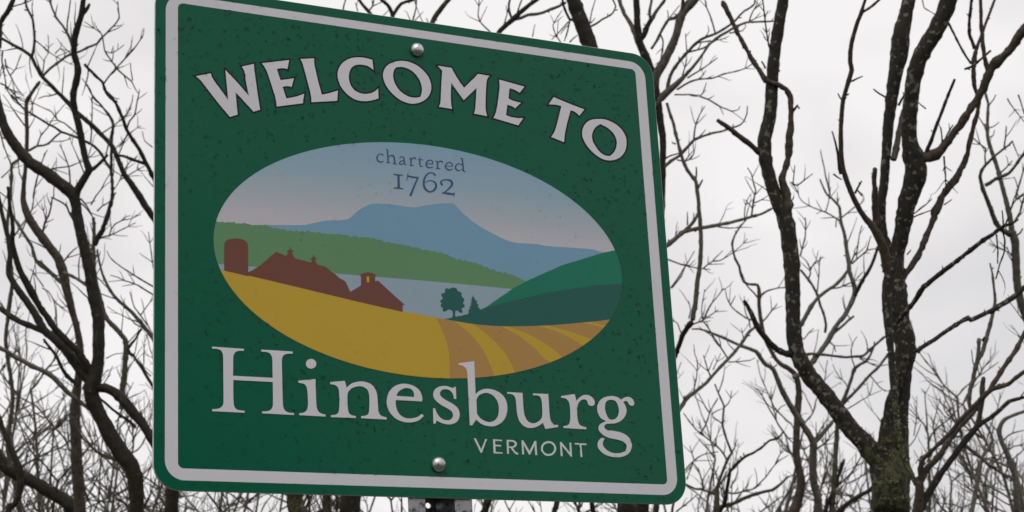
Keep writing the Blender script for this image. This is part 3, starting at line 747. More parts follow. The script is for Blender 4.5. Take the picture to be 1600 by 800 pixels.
A.limb('1396,410,20 1388,392,22 1378,370,20 1376,345,17 1378,312,14 1382,280,14 1384,250,14 1387,210,16 1391,170,18 1395,140,20 1400,110,23 1405,85,27 1407,62,28 1411,40,24 1416,18,21 1421,-10,19 1428,-60,15', slope=0.1, tw=0.01)
A.limb('1419,26,9 1424,5,13 1429,-25,12', mat=B_BROWN, slope=-0.2)
A.limb('1374,362,16 1370,340,13 1368,318,10 1367,290,9 1367,263,8', mat=B_BROWN, slope=-0.3, rough=0.3)
A.limb('1386,425,15 1383,400,15 1377,380,14 1370,364,13 1362,352,12 1352,341,9 1343,328,8.5 1336,314,8.5 1330,300,8.5 1323,282,8.5 1317,264,8.5 1314,245,8 1314,225,7.5 1314,200,7 1315,175,7 1317,158,7 1321,143,7 1326,127,7 1331,110,8 1329,98,7 1329,82,7.5 1331,66,6.5 1335,50,6.5 1340,34,6.5 1346,20,6.5 1349,9,5 1353,-4,4.5 1358,-35,4', slope=-0.25, mat=B_BROWN)
A.limb('1346,20 1353,16 1362,10 1370,3 1378,-6 1384,-30', (4.5, 3.8), mat=B_BROWN)
A.limb('1314,272 1311,258 1309,240 1305,222 1300,205', (6, 2.4), thin=False)
A.limb('1396,250,10 1400,232,10 1404,212,9 1407,190,7 1411,172,5', mat=B_GREY, slope=0.3)
A.limb('1434,258,16 1442,248,16 1450,246,17 1462,241,17 1471,232,13 1482,220,11.5 1492,207,11 1503,192,11.5 1514,176,12 1525,158,12 1535,140,12.5 1541,124,13 1547,110,13 1553,101,16 1562,92,14 1571,84,13 1580,75,13 1588,64,15 1597,52,14 1606,40,13 1640,5,11', slope=-0.2, mat=B_BROWN, rough=0.28)
A.limb('1446,246 1450,232 1455,220 1463,197 1472,173 1482,148 1492,124', (7, 4.2))
A.limb('1544,112 1541,100 1538,88 1536,72 1535,55 1533,38 1533,20 1532,0 1530,-40', (7.5, 5), mat=B_BROWN)
A.limb('1415,450,9 1409,440,8 1418,424,9 1429,409,9.5 1438,392,9.5 1445,376,10 1452,358,9.5 1457,345,10 1462,330,13 1468,316,12 1475,303,11 1484,290,11 1493,281,12 1500,268,9.5 1506,256,9 1511,240,7.5 1515,224,7.5 1519,206,7 1523,190,7 1527,176,7.5 1530,160,6 1527,148,5.5 1523,138,6 1521,122,7 1521,107,7 1522,92,8 1525,80,7', slope=0.05, mat=B_BROWN, rough=0.28)
A.limb('1525,80 1529,68 1534,54 1539,41 1546,22 1554,0 1562,-30', (5.5, 3.6), mat=B_BROWN)
A.limb('1523,76 1519,64 1515,54 1514,38 1516,20 1518,0 1519,-30', (6, 4.2), mat=B_BROWN)
A.limb('1401,506,6 1409,494,6 1418,484,7 1425,476,7.5 1434,463,8 1443,448,8.5 1449,444,8 1462,433,7.5 1479,420,7.5 1500,404,7 1520,388,7 1536,376,6.5 1550,367,6.5 1561,358,6 1569,353,5.5 1581,349,4 1591,343,3', slope=-0.5, d=5.75)
A.limb('1433,550,8 1438,544,7 1450,537,6.5 1462,529,6.5 1484,514,6.5 1498,505,6.5 1506,500,7 1513,497,8.5 1517,500,7.5 1530,494,7 1543,488,7 1551,485,9 1560,479,8 1578,468,8.5 1590,459,8 1602,448,7.5 1645,418,6', slope=0.2, d=6.0)
A.twigs('''
3.4,2 1302,272 1308,277 1315,281
3.4,2.2 1347,306 1342,300 1338,296
3.6,2.4 1336,302 1341,292 1346,283
3.4,2 1331,127 1339,123 1348,119
3,2 1317,158 1312,152 1309,146
3.4,2.4 1384,152 1374,146 1365,139
4,2.4 1404,165 1411,152 1418,138
3,2 1472,228 1472,214 1470,199
3,2 1473,225 1481,208 1489,195
3.2,2 1475,244 1477,270 1478,296
2,1.4 1440,-4 1444,12 1452,17 1464,25
3.6,3.6 1482,36 1490,52 1498,68 1507,84 1517,99
4,3.4 1507,108 1518,104 1531,94 1548,79
2.2,1.6 1422,338 1436,328 1446,320 1456,311
2.6,1.8 1418,344 1434,336 1445,332 1456,328
2.6,1.6 1475,320 1481,316 1487,312
3.4,2 1576,339 1571,350 1568,354
3,2 1568,354 1567,342 1566,329
3,2.2 1565,356 1570,375 1569,394 1562,413 1556,436
2.8,2 1557,366 1559,390 1559,412
2.6,1.6 1417,398 1422,392 1423,390
3.4,1.8 1218,112 1210,96 1201,70 1196,37 1192,0 1191,-20
3,1.4 1236,285 1245,290 1256,282 1270,271
2.6,1.4 1232,318 1238,312 1241,308
2.4,1.4 1239,290 1240,276 1242,258
4.5,3 1236,176 1241,172 1246,165 1249,170
3.4,2.6 1196,107 1193,100 1190,96
2.4,1.6 1447,170 1439,164 1433,158
''')
A.finish()

# ------------------------------------------------------------------ many-stemmed reddish shrub tree at the lower right
B = Tree('multi_stemmed_tree', 'reddish-brown multi-stemmed tree at lower right, beside the lichened trunk', 6.4, B_BROWN, seed=5, tw=0.015)
B.limb('1432,830,16 1434,800,15 1436,775,14 1437,752,13', slope=0)
B.limb('1437,756,9 1438,742,8 1440,724,9 1443,717,7 1455,705,6.5 1470,691,6.5 1485,676,6.5 1500,657,7 1520,636,7 1535,621,7 1543,614,8 1551,608,7 1562,604,8 1575,600,7 1588,590,6.5 1602,580,6.5 1640,555,6', slope=-0.2, rough=0.2)
B.limb('1546,612,7 1552,600,8 1563,583,7.5 1574,566,7.5 1582,555,7 1589,545,8 1595,532,7 1601,520,6.5 1640,440,5', slope=0.2)
B.limb('1438,756,9 1443,743,10 1450,730,10 1460,720,9 1470,708,8.5 1482,690,8.5 1494,673,8 1507,659,8 1520,645,7.5 1530,630,7 1540,618,6', slope=0.15)
B.limb('1436,800,13 1448,775,12 1464,750,11 1473,736,10 1482,724,9.5 1494,707,9.5 1506,692,10.5 1516,679,9.5 1526,667,9.5 1536,660,7.5 1547,653,7 1562,641,6.5 1576,628,6.5 1588,624,5.5 1602,620,5', slope=0.25, mat=B_DARK)
B.limb('1527,666,9 1530,655,9 1532,643,8 1534,630,8 1535,617,9 1535,602,8 1537,590,7', slope=0.1, thin=False)
B.limb('1517,640,6 1514,628,6.5 1516,609,7 1520,594,6.5 1524,575,7 1528,562,7.5 1535,550,7 1541,530,7 1546,512,7 1550,495,6 1555,470,5 1553,450,4 1552,438,4.5 1550,425,3 1547,411,2.4', d=6.7, slope=0, mat=B_GREY)
B.limb('1527,562,6 1529,545,6 1530,529,6', mat=B_GREY, slope=0)
B.limb('1535,533,6 1540,527,5', mat=B_DARK, slope=0)
B.twigs('''
3,1.6 1505,694 1515,704 1528,713 1546,727 1560,735 1578,752
2.4,1.4 1507,700 1505,712 1515,740 1520,770
2.4,1.4 1502,700 1490,720 1478,735
2.6,1.6 1438,722 1434,718 1431,724
2,1.2 1480,722 1486,734
2.4,1.2 1524,576 1520,565 1519,556 1518,546
''')
B.finish()

# ------------------------------------------------------------------ greenish tree at the right edge
C_ = Tree('bare_tree', 'slim greenish-grey bare tree at the right edge of the view', 8.0, B_GREEN, seed=8, twig_mat=B_GREEN, tw=0.015)
C_.limb('1690,900,20 1665,740,19 1640,620,17 1612,520,14 1596,475,12 1590,450,12 1588,425,12 1587,400,12 1586,378,13 1581,362,12', slope=0)
C_.limb('1582,366 1572,363 1563,357 1556,348 1551,335 1546,321 1542,310 1539,303 1536,296 1534,288 1531,276 1534,266 1540,258 1548,250 1556,242 1569,232 1576,227 1582,220', (9, 2.6), slope=-0.3, tw=0.01)
C_.limb('1581,362 1580,350 1577,335 1574,322 1571,310 1567,295 1562,275 1557,258 1550,238 1546,225 1543,213 1543,200 1543,187 1544,172 1544,161 1540,146 1536,128', (9, 3.6), slope=0.3, tw=0.012)
C_.limb('1539,290 1547,286 1556,279 1565,276 1576,271 1588,257 1600,240 1615,220', (6, 4.5), tw=0.02)
C_.limb('1584,348 1590,338 1594,331 1597,318 1600,309', (4, 3), thin=True)
C_.twigs('''
3,1.8 1569,232 1571,215 1572,197
3,1.8 1563,270 1572,262 1582,251
3.2,1.8 1541,233 1532,226 1520,215
3,1.6 1542,208 1538,197 1529,182
3,2 1540,256 1539,245 1540,233
3.2,2 1587,310 1592,290 1598,270 1602,255
2.4,1.4 1574,154 1580,164 1588,175 1600,190
2.6,1.6 1591,148 1596,162 1600,178
3.4,2.2 1578,330 1583,318 1588,311 1600,302
2.8,1.8 1589,312 1594,308 1602,304
3.4,2.4 1588,368 1594,364 1598,357
2.4,1.6 1545,165 1552,156 1556,148
2.4,1.4 1545,200 1552,198 1561,191
2.4,1.4 1545,215 1552,212 1554,203
2.8,1.4 1584,412 1578,402 1573,394
2.4,1.4 1584,405 1577,395 1573,385
2.4,1.4 1583,398 1572,392 1560,386 1546,380
2.2,1.2 1582,222 1588,236 1592,246
''')
C_.finish()

# ------------------------------------------------------------------ twiggy trees behind them
D = Tree('bare_tree', 'twiggy grey bare tree in the lower right corner, behind the reddish stems', 9.0, B_GREY, seed=11, tw=0.03)
D.limb('1592,830,12 1589,790,11 1587,750,10 1580,725,9 1572,705,8.5 1565,690,8 1561,675,7.5 1564,663,7 1570,655,6 1585,648,5.5 1602,642,5', slope=0, tw=0.03)
D.limb('1500,830,9 1518,800,8 1529,742,6.5 1536,712,5.5 1545,700,5 1550,690,5 1549,678,4.5 1543,668,4 1538,660,3.5', slope=0.2, ground=True, tw=0.03)
D.limb('1587,750,5 1570,742,5 1555,733,4.5 1546,727,4.5 1530,712,4 1520,704,4 1507,694,3.8', slope=-.2, thin=False)
D.limb('1452,830,7 1453,780,5 1452,740,4 1451,699,3.6 1450,680,3.4 1446,666,3.2', ground=True, slope=0, thin=False, tw=0.02)
D.twigs('''
3,1.6 1449,673 1443,662 1437,656 1429,647 1421,639
3,1.4 1449,672 1448,652 1446,630 1445,611
3,1.6 1451,690 1455,680 1462,671 1472,663 1481,656 1495,641 1511,624
2.6,1.4 1486,650 1484,637 1477,624 1474,612 1467,600
2.6,1.2 1462,690 1458,667 1463,645 1469,621
2.4,1.4 1464,715 1462,690 1460,670
2,1.2 1428,681 1432,650 1432,619
2,1.2 1421,697 1430,685 1436,670 1439,662
3,1.8 1561,676 1553,668 1546,660
3,1.6 1566,690 1576,680 1588,675 1602,672
3,1.6 1573,706 1582,698 1600,695
3,1.8 1559,720 1549,707 1546,690
3,1.6 1548,728 1560,716 1570,705
3,1.6 1535,722 1545,716 1560,710
2.4,1.4 1490,640 1494,655 1500,668 1508,690
2,1.2 1498,640 1498,628 1497,620
''')
D.finish()

Fg = Tree('bare_tree', 'grey bare tree with two trunks, between the sign and the lichened trunk', 8.6, B_GREY, seed=14, tw=0.025)
Fg.limb('1281,830,13 1278,800,13 1278,777,12.5 1272,758,12 1270,735,11.5 1271,710,11.5 1271,692,11.5 1265,680,10 1259,671,9.5 1250,658,9 1240,642,9 1231,627,9 1222,610,8.5 1217,598,8 1213,588,7.5 1209,578,7 1203,573,6.5 1197,570,6.5 1191,563,6.5 1186,555,7.5 1181,549,6 1174,546,5.5 1166,543,5.5 1159,541,5 1148,536,4.6 1139,532,4.4 1126,526,4.2 1114,521,4 1103,517,3.2 1092,514,3 1081,514,2.4', slope=-0.2)
Fg.limb('1274,690,8 1284,679,7 1299,661,5.5 1315,640,4', slope=0.3)
Fg.limb('1238,830,20 1240,800,17 1248,778,14 1252,760,13.5 1251,744,12.5 1246,722,11.5 1244,706,11 1244,690,10.5 1245,670,10.5 1246,650,10.5 1247,631,10.5 1248,612,10 1246,595,9 1241,583,8.5 1231,575,7.5 1222,571,7 1213,562,6.5 1204,547,6.5 1199,537,6.5 1194,525,6.5 1191,510,6 1188,495,6 1186,480,6 1186,465,5.5 1186,450,5', ground=True, slope=0.1, mat=B_BROWN)
Fg.limb('1186,452,5 1184,445,4.5 1170,444,4 1162,440,4 1158,430,4 1155,416,4 1149,405,3.8 1146,395,3.6 1144,381,3.4 1148,368,3 1156,355,2.6 1166,343,2.2', thin=False, mat=B_GREEN)
Fg.limb('1240,560,8 1250,556,5 1268,553,4.4 1286,554,4.4 1302,556,4 1319,558,4 1335,557,4 1349,556,4.2 1360,546,4 1371,536,4 1383,526,3.8', slope=0.1, d=8.6, mat=B_GREEN)
Fg.limb('1239,590,8 1250,585,8 1258,580,8 1265,572,8 1274,560,8 1282,549,7.5 1290,538,8 1296,528,8.5 1304,513,7.5 1311,503,7 1320,493,7.5 1328,478,7.5 1335,462,8 1336,452,7.5 1334,443,7 1330,433,6.5 1327,424,7 1326,408,6.5 1323,390,6 1320,369,5.5 1317,357,5 1314,347,4.6 1313,335,4.4 1311,322,4.2 1303,313,3.8 1292,303,3.2 1286,292,2.8 1281,280,2.4', slope=0.15, d=8.6)
Fg.limb('1334,465 1342,449 1350,434 1357,423 1363,412 1368,398 1372,385', (6.5, 4.4), mat=B_DARK)
Fg.limb('1246,516,7 1251,508,6.5 1258,496,7 1264,485,7 1271,474,6 1279,464,5.5 1288,457,5 1297,451,5 1304,446,5 1311,440,5.5 1318,432,5 1325,422,4.8', d=8.7, slope=0)
Fg.limb('1279,464 1275,456 1270,447 1264,438 1258,430 1251,422', (4.4, 3.8), thin=False)
Fg.limb('1298,525 1306,518 1318,508 1326,500 1334,494', (4.4, 3.4))
Fg.limb('1289,520 1291,508 1289,498 1286,488 1282,478 1279,466', (4, 4), mat=B_GREEN)
Fg.twigs('''
3.2,1.4 1329,412 1334,400 1339,393 1341,378 1343,365 1347,352
3.4,1.6 1331,412 1342,402 1355,391 1370,388
2.6,1.4 1354,392 1357,380 1361,368
3,1.6 1298,451 1312,449 1329,442 1338,436 1348,425
3,1.4 1262,437 1266,428 1265,419 1260,408 1251,400
2.6,1.2 1265,420 1273,412 1280,406 1286,401
2.4,1.4 1277,456 1279,435 1280,415 1282,400
3,1.8 1250,400 1254,385 1258,370 1259,350 1258,340
3,1.4 1297,305 1294,290 1290,275 1287,258 1283,242 1282,234
2.8,1.2 1314,345 1308,342 1300,337 1289,331 1280,328 1270,324 1260,319 1253,314 1248,307 1247,297 1246,286
2.2,1.2 1290,331 1294,318 1296,305 1298,292
2.4,1.2 1315,340 1326,331 1337,322 1345,318 1350,313 1349,306 1346,301
2.2,1.2 1309,322 1309,310 1308,300
2.2,1.2 1306,355 1307,340 1312,350
3.4,1.8 1186,470 1192,458 1202,453 1215,450 1230,449
3.4,1.8 1185,466 1178,458 1170,450 1163,440
3,1.6 1192,502 1198,496 1206,485 1212,478 1214,474
3,1.4 1175,500 1166,497 1153,488 1142,478 1136,465 1133,452
2.4,1.2 1172,512 1170,500 1165,490 1163,478 1163,463
2.4,1.2 1141,477 1145,470 1149,462
3,1.6 1274,702 1286,694 1296,684 1306,671
3,1.6 1270,690 1278,678 1286,665 1292,655
3,1.8 1251,700 1258,702 1266,695
2.4,1.2 1214,570 1206,575 1200,566
2.4,1.4 1207,580 1206,572 1203,565
2.2,1.2 1330,500 1322,488 1318,475 1316,464
3,1.4 1296,534 1303,540 1306,550
2.6,1.4 1245,520 1256,530 1264,520 1271,513
''')
Fg.finish()

Gs = Tree('young_tree', 'thin forked young tree seen just left of the mossy trunk', 9.5, B_GREEN, seed=17)
Gs.limb('1300,830,10 1303,760,9 1306,700,8 1310,650,7 1316,630,6.5 1321,618,6 1325,608,5.5 1330,592,5 1336,575,5.5 1345,569,4.6 1353,565,4.4 1360,555,3.6 1366,540,3', slope=0)
Gs.limb('1316,633 1326,622 1336,612 1348,599 1359,586 1368,578 1374,572 1381,563 1388,553', (5, 4), slope=0.1)
Gs.limb('1292,830,8 1290,798,7 1295,782,6 1302,768,5.5 1307,758,5 1310,744,5 1313,735,5.5 1317,724,6 1319,717,3', ground=True, slope=0, mat=B_DARK)
Gs.limb('1310,825,9 1313,798,8 1322,788,6 1336,779,6.5 1348,772,7 1359,766,6.5 1372,752,5', ground=True, slope=0, mat=B_DARK)
Gs.twigs('''
3.4,1.8 1306,762 1318,751 1329,740 1337,728 1344,716 1352,704
2.4,1.2 1302,772 1326,775 1346,779 1362,786
2.6,1.4 1343,560 1356,566 1370,572 1392,569
2.4,1.2 1336,575 1331,560 1330,545 1334,533 1339,526
2.2,1 1325,606 1320,597 1312,590 1306,580 1301,569
2.4,1.2 1359,586 1366,595 1375,605 1384,612
2,1 1345,770 1342,760 1340,755
2,1 1330,780 1322,770 1318,765
2.2,1 1322,640 1334,633 1342,628 1358,618 1362,606 1364,596
''')
Gs.finish()

# ------------------------------------------------------------------ tree whose trunk stands behind the sign's right edge
Mt = Tree('bare_tree', 'bare brown tree behind the right edge of the sign, long twigs spreading right', 7.6, B_GREY, seed=21, tw=0.02)
Mt.limb('1000,830,22 1003,800,21 1010,720,19 1018,600,17 1026,480,15 1031,380,13 1034,300,12 1035,262,10 1036,234,10 1034,206,11 1030,180,12 1026,150,13 1018,115,14 1010,92,13 1004,78,12 1000,66,11 998,50,10 996,37,10.5 995,15,10 994,-5,10 992,-60,8', slope=0.02, mat=B_DARK)
Mt.limb('1006,86,10 999,70,9.5 993,54,8.5 988,42,7.5 982,32,6.5 976,22,6 970,8,6 967,-5,5.5 960,-50,4.5', slope=0.15)
Mt.limb('1000,64,7 1006,56,8 1011,42,8 1016,32,7 1022,23,5.5 1027,15,5 1033,8,4.5 1040,-2,4 1055,-30,3.4', slope=-0.1, mat=B_DARK)
Mt.limb('1016,30 1015,18 1017,8 1019,-5', (4.5, 4))
Mt.limb('1018,150,15 1021,128,15 1028,112,14.5 1039,94,14 1047,78,13 1054,62,12.5 1060,44,12 1065,24,13 1073,12,14 1086,-2,14 1106,-30,12', slope=-0.1)
Mt.limb('1063,28 1066,15 1067,2 1068,-15', (6, 5), mat=B_GREEN)
Mt.limb('1061,22,5 1054,28,5.5 1044,31,4.5 1038,40,4.5 1032,51,4.2 1026,64,4.4 1018,76,4.2', mat=B_GREEN)
Mt.limb('1016,36 1023,22 1030,12 1040,-2', (5, 4.5))
Mt.limb('1024,165,12 1030,155,12 1038,148,12 1045,142,11 1054,134,9 1062,126,8 1070,118,6 1080,108,5 1091,94,4.4 1099,83,3.8 1106,73,3.4 1112,66,3.4 1117,62,5 1124,57,4.4 1132,52,4.4 1142,46,4 1151,41,4 1166,35,3.4 1186,34,3 1210,33,2.6', slope=-0.15)
Mt.limb('1042,144 1044,131 1047,119 1052,109 1062,95 1074,82 1084,71 1095,62 1106,57 1117,53 1128,47 1140,39 1150,31 1156,24 1163,17 1172,12 1179,6 1180,-5', (6, 2.4), slope=0.1, thin=False, mat=B_GREEN)
Mt.limb('1042,161 1047,178 1052,193 1057,214 1063,238 1068,252 1074,266 1080,274 1087,283 1089,295 1091,310 1092,328 1094,345 1095,360 1095,378 1095,396 1094,411 1092,428 1090,440 1088,455 1087,470 1085,482 1082,500', (4.5, 8), slope=-0.2, mat=B_GREEN)
Mt.limb('1028,620,8 1040,590,8 1048,575,8 1053,560,7.5 1059,545,7.5 1067,523,8 1074,512,8 1081,503,8.5', slope=-0.5, mat=B_DARK)
Mt.limb('1030,268 1037,262 1048,252 1061,244 1073,231 1084,219 1098,213 1114,208 1128,205 1140,201 1155,196 1162,190 1167,178 1168,166', (6, 1.8), thin=False)
Mt.limb('1032,392 1042,384 1055,373 1069,362 1090,357 1114,353 1140,348 1166,341 1180,337 1190,334 1206,326 1214,320', (8, 3), slope=0.1)
Mt.limb('1066,364 1074,357 1082,349 1087,341 1090,334', (6, 4.5))
Mt.twigs('''
3.5,2 1074,82 1086,79 1099,75 1109,69 1117,62
3,1.8 1118,53 1114,40 1110,26 1104,12 1101,-5
2.8,1.4 1170,35 1173,25 1178,15 1184,10 1192,5
2.2,1.2 1172,33 1180,29 1188,20
2.6,1.2 1140,52 1152,50 1160,48 1165,42 1164,34
2.4,1.2 1073,82 1072,68 1071,52
2.2,1.2 1098,62 1104,55 1108,48 1106,40
2.6,1.4 1064,125 1070,105 1073,92 1072,85
3,1.4 1074,122 1088,113 1101,105 1112,97 1121,90
3.4,1.6 1058,140 1070,132 1080,127 1091,124 1103,123 1114,122 1130,116 1151,111 1164,107 1174,101 1178,95
2.4,1.2 1091,124 1099,117 1103,110
2.8,1.4 1054,148 1075,148 1095,149 1100,140 1104,129
3,1.4 1094,151 1106,155 1119,163 1128,168 1136,171 1143,174 1149,173 1154,171 1156,166
3,1.6 1031,51 1036,64 1035,78 1033,90 1031,110 1029,139
2.4,1.4 1044,30 1044,22 1043,16
2.4,1.4 1046,28 1054,18 1062,8
3.2,1.6 1084,218 1085,205 1087,195 1093,180 1101,166
2.4,1.2 1090,216 1098,208 1103,202
3.2,1.8 1039,248 1048,243 1059,240 1066,236
2.8,1.2 1058,250 1070,252 1080,247 1084,240 1083,228 1083,220
2.6,1.4 1070,252 1076,244 1082,236
3.4,2.4 1087,281 1088,270 1088,261
3.8,2.8 1090,296 1094,288 1098,281
3,2 1056,225 1051,223 1050,222
3.2,1.8 1174,339 1177,317 1179,305 1181,298 1177,284 1174,272 1168,262
2.4,1.2 1179,317 1190,312 1200,306
2.2,1.2 1163,342 1164,325 1168,312 1173,304
2.8,1.4 1074,352 1074,340 1074,331
2.6,1.4 1083,350 1084,340 1084,332
2.6,1.2 1042,385 1052,378 1057,362
3,1.6 1040,404 1056,410 1071,415 1090,419 1110,421
2.6,1.2 1098,420 1106,413 1114,408 1125,407 1136,401 1146,394 1158,384 1168,373
2.2,1.2 1114,407 1122,399 1129,392
2.6,1.4 1046,452 1058,436 1068,420 1076,408 1085,392
2.6,1.4 1050,450 1064,432 1071,416 1078,405
''')
Mt.limb('1024,680,9 1035,662,8 1050,655,7.5 1057,645,7.5 1064,636,7.5 1071,626,6.5 1077,619,6.5 1090,609,5.6 1102,600,5.2 1111,590,5 1123,576,5 1137,562,5.2 1147,551,5 1156,540,5 1164,528,5 1172,517,5 1179,512,4', slope=0.3)
Mt.twigs('''
3,1.4 1137,560 1126,543 1114,525 1106,511 1098,501 1096,487 1098,470 1101,452
3,1.4 1100,499 1105,486 1112,474 1122,462 1131,450
2.8,1.6 1082,507 1095,502 1108,494 1122,484
2.4,1.2 1138,566 1155,565 1172,563 1180,559
3,1.6 1111,590 1105,575 1099,555
2.4,1.2 1083,616 1088,590 1090,565 1085,552 1084,538
2.2,1 1114,578 1120,565 1126,552
2.2,1 1068,632 1068,622 1070,617
2.2,1.2 1148,548 1140,540 1132,525
2,1 1162,530 1160,520 1158,512
2.4,1.4 1064,520 1058,505 1050,500
2.2,1.2 1076,498 1079,485 1076,470
''')
Mt.finish()

# ------------------------------------------------------------------ small tree at the lower right corner of the sign
Rs = Tree('young_tree', 'twiggy young tree just right of the bottom corner of the sign', 9.0, B_GREEN, seed=25, twig_mat=B_GREEN, tw=0.03)
Rs.limb('1122,830,13 1120,800,12 1120,785,9 1120,774,7.5 1121,762,6 1124,752,5 1127,742,4.6 1131,732,4.5 1135,722,4.8 1139,714,4.4 1143,708,4.2 1140,698,3.8 1135,686,3.6 1132,675,3.5 1129,664,3.4 1130,650,3.2 1131,634,3 1124,618,2.8 1117,600,2.4', slope=0, thin=False)
Rs.limb('1122,805 1127,796 1131,788 1133,781 1135,773 1136,765 1138,752 1141,737 1147,730 1155,722 1164,714 1176,708 1189,700 1203,688 1214,686 1224,675', (7, 2.8), thin=False, mat=B_DARK)
Rs.limb('1122,795 1132,790 1145,787 1160,780 1177,773 1192,769 1207,766 1214,761 1220,756 1226,750 1232,744', (7, 3.2), thin=False)
Rs.limb('1120,774 1112,770 1104,767 1095,764 1086,764 1078,760 1072,757 1062,756', (4.6, 3), thin=False)
Rs.twigs('''
3.4,1.8 1136,720 1131,710 1126,703 1116,694 1106,686 1096,678 1087,671 1080,662 1074,654 1068,646
2.8,1.4 1095,676 1102,665 1106,655 1109,645 1115,633 1121,622
2.6,1.2 1109,646 1102,636 1097,626 1091,614
2.6,1.4 1129,663 1124,658 1119,656 1112,647
2.4,1.2 1112,647 1120,642 1130,638
2.4,1 1132,636 1138,630 1142,622 1143,610
2.6,1.2 1143,708 1148,698 1152,686
3,1.8 1224,675 1216,663 1210,652 1203,641 1196,628 1188,613 1178,605
2.8,1.8 1224,675 1231,684 1239,692
2.2,1.2 1212,650 1207,635 1204,620 1203,612
2.2,1.2 1214,644 1220,636 1228,632
2.8,1.4 1100,764 1097,752 1095,744 1090,732 1084,725
2.8,1.4 1070,735 1076,728 1084,720 1090,715 1097,711 1108,708 1122,706
2.6,1.2 1083,722 1078,736 1073,748
2.6,1.2 1084,718 1081,708 1078,696
2.6,1.2 1115,760 1115,748 1115,740 1110,728 1104,710
2.2,1 1116,742 1120,735 1123,728
3,1.4 1137,770 1148,771 1160,768 1175,765 1186,756 1196,746 1203,736 1210,727 1220,718 1232,711
2.4,1 1211,726 1217,713 1224,700
2.6,1.2 1141,762 1148,750 1153,737 1151,715
2,1 1141,736 1140,726 1136,722
2.2,1 1178,764 1184,760 1190,757
3,1.6 1186,802 1196,794 1210,784 1224,774
2.2,1 1150,785 1158,770 1170,756
''')
Rs.finish()
# ------------------------------------------------------------------ trees seen over and under the sign
K = Tree('bare_tree', 'bare tree with thick leaning trunk rising over the top edge of the sign', 7.4, B_DARK, seed=31, tw=0.01)
K.limb('982,830,30 980,800,30 976,700,29 968,540,28 955,350,27 940,180,26 928,100,25 921,72,24.5 912,45,23.5 903,20,23 894,-5,22 880,-50,20', slope=0.05)
K.limb('920,43 930,38 940,31 950,26 957,21 962,10 958,0 955,-20', (3.6, 2), slope=0.3)
K.limb('896,32 890,30 885,20 881,10 878,-5', (4.4, 3.6), slope=0.3)
K.twigs('''
3.6,2 884,4 872,11 860,16 850,19
3,1.8 891,30 887,48 882,64
2.4,1.4 888,34 874,50 862,62
2.2,1.2 876,66 868,54 864,40 870,28 878,16
2.6,1.6 890,66 896,60 902,55
2.2,1.2 921,40 924,20 930,0 933,-10
2.2,1.2 923,36 927,32 930,28
''')
K.finish()
P1 = Tree('bare_tree', 'mossy bare tree whose bough shows above the top bolt of the sign', 7.6, B_MOSS, seed=33, tw=0.02)
P1.limb('472,830,28 465,800,27 460,778,26 470,700,24 500,600,20 545,480,17 600,330,14 650,170,11 664,80,9 675,36,8 684,20,8 696,5,7.5 712,-12,6 740,-40,5', slope=0.05)
P1.limb('640,180 628,80 618,45 612,20 606,8 596,0 590,-10', (7, 4.5), mat=B_DARK)
P1.limb('612,26,6 620,14,6 627,6,5.5 637,2,5 648,-2,4.5 655,-14,4', mat=B_DARK)
P1.limb('605,120 592,60 583,28 575,17 567,8 559,-4', (7, 4.5), mat=B_DARK)
P1.twigs('''
3,1.8 575,18 582,10 584,0 584,-10
3,1.8 640,50 645,31 650,12 651,-5
2.2,1.2 559,18 557,10 555,4
3,1.6 536,16 538,6 541,-4
2,1.2 669,36 666,28
''')
P1.finish()
P2 = Tree('bare_tree', 'dark bare tree with crooked bough over the middle of the top border', 8.0, B_DARK, seed=35, tw=0.02)
P2.limb('545,830,32 546,800,31 549,775,30 560,680,26 600,520,22 660,350,18 730,180,12 766,80,8 779,52,7.5 790,40,7.5 803,29,8.5 812,20,7.5 822,12,7 832,4,6 842,-4,5.5 860,-25,4.5', slope=0)
P2.limb('804,30 814,28 825,23 838,22 850,19 862,14 874,9 884,4', (5.5, 4), mat=B_GREY)
P2.limb('800,30 796,18 795,8 798,-6', (4, 3.2))
P2.limb('515,830,15 512,800,14 510,780,13 520,700,12 560,560,10', ground=True, slope=0.1, mat=B_MOSS)
P2.twigs('''
3,1.8 806,27 810,14 815,0 818,-10
2.8,1.4 766,50 757,42 750,34 747,24 748,10 749,-4
2.6,1.2 780,52 788,36 792,22 794,10
2,1.2 832,58 834,46 836,38
''')
P2.finish()
Q1 = Tree('bare_tree', 'bare dark tree seen under the sign beside the right of the post', 9.0, B_DARK, seed=37)
Q1.limb('752,830,13 757,800,12 762,782,12 790,700,11 820,600,8', slope=0, tw=0.05)
Q1.limb('866,830,10 866,800,9 870,785,9 880,700,8 890,640,6', ground=True, slope=0.2, tw=0.05)
Q1.limb('928,830,9 927,800,8.5 925,786,8 922,700,7', ground=True, slope=-0.2, tw=0.05)
Q1.limb('1022,830,11 1024,805,10 1026,788,10 1035,740,8', ground=True, slope=-0.1, mat=B_BROWN)
Q1.limb('1048,830,4 1050,800,4 1052,788,4 1056,770,3.6', ground=True, slope=0, thin=False)
Q1.twigs('''
3,1.4 1056,800 1066,792 1080,781 1090,772
3,1.4 800,806 792,790 786,775
3,1.4 838,806 832,794 824,780
3,1.4 905,806 900,790 890,776
''')
Q1.finish()

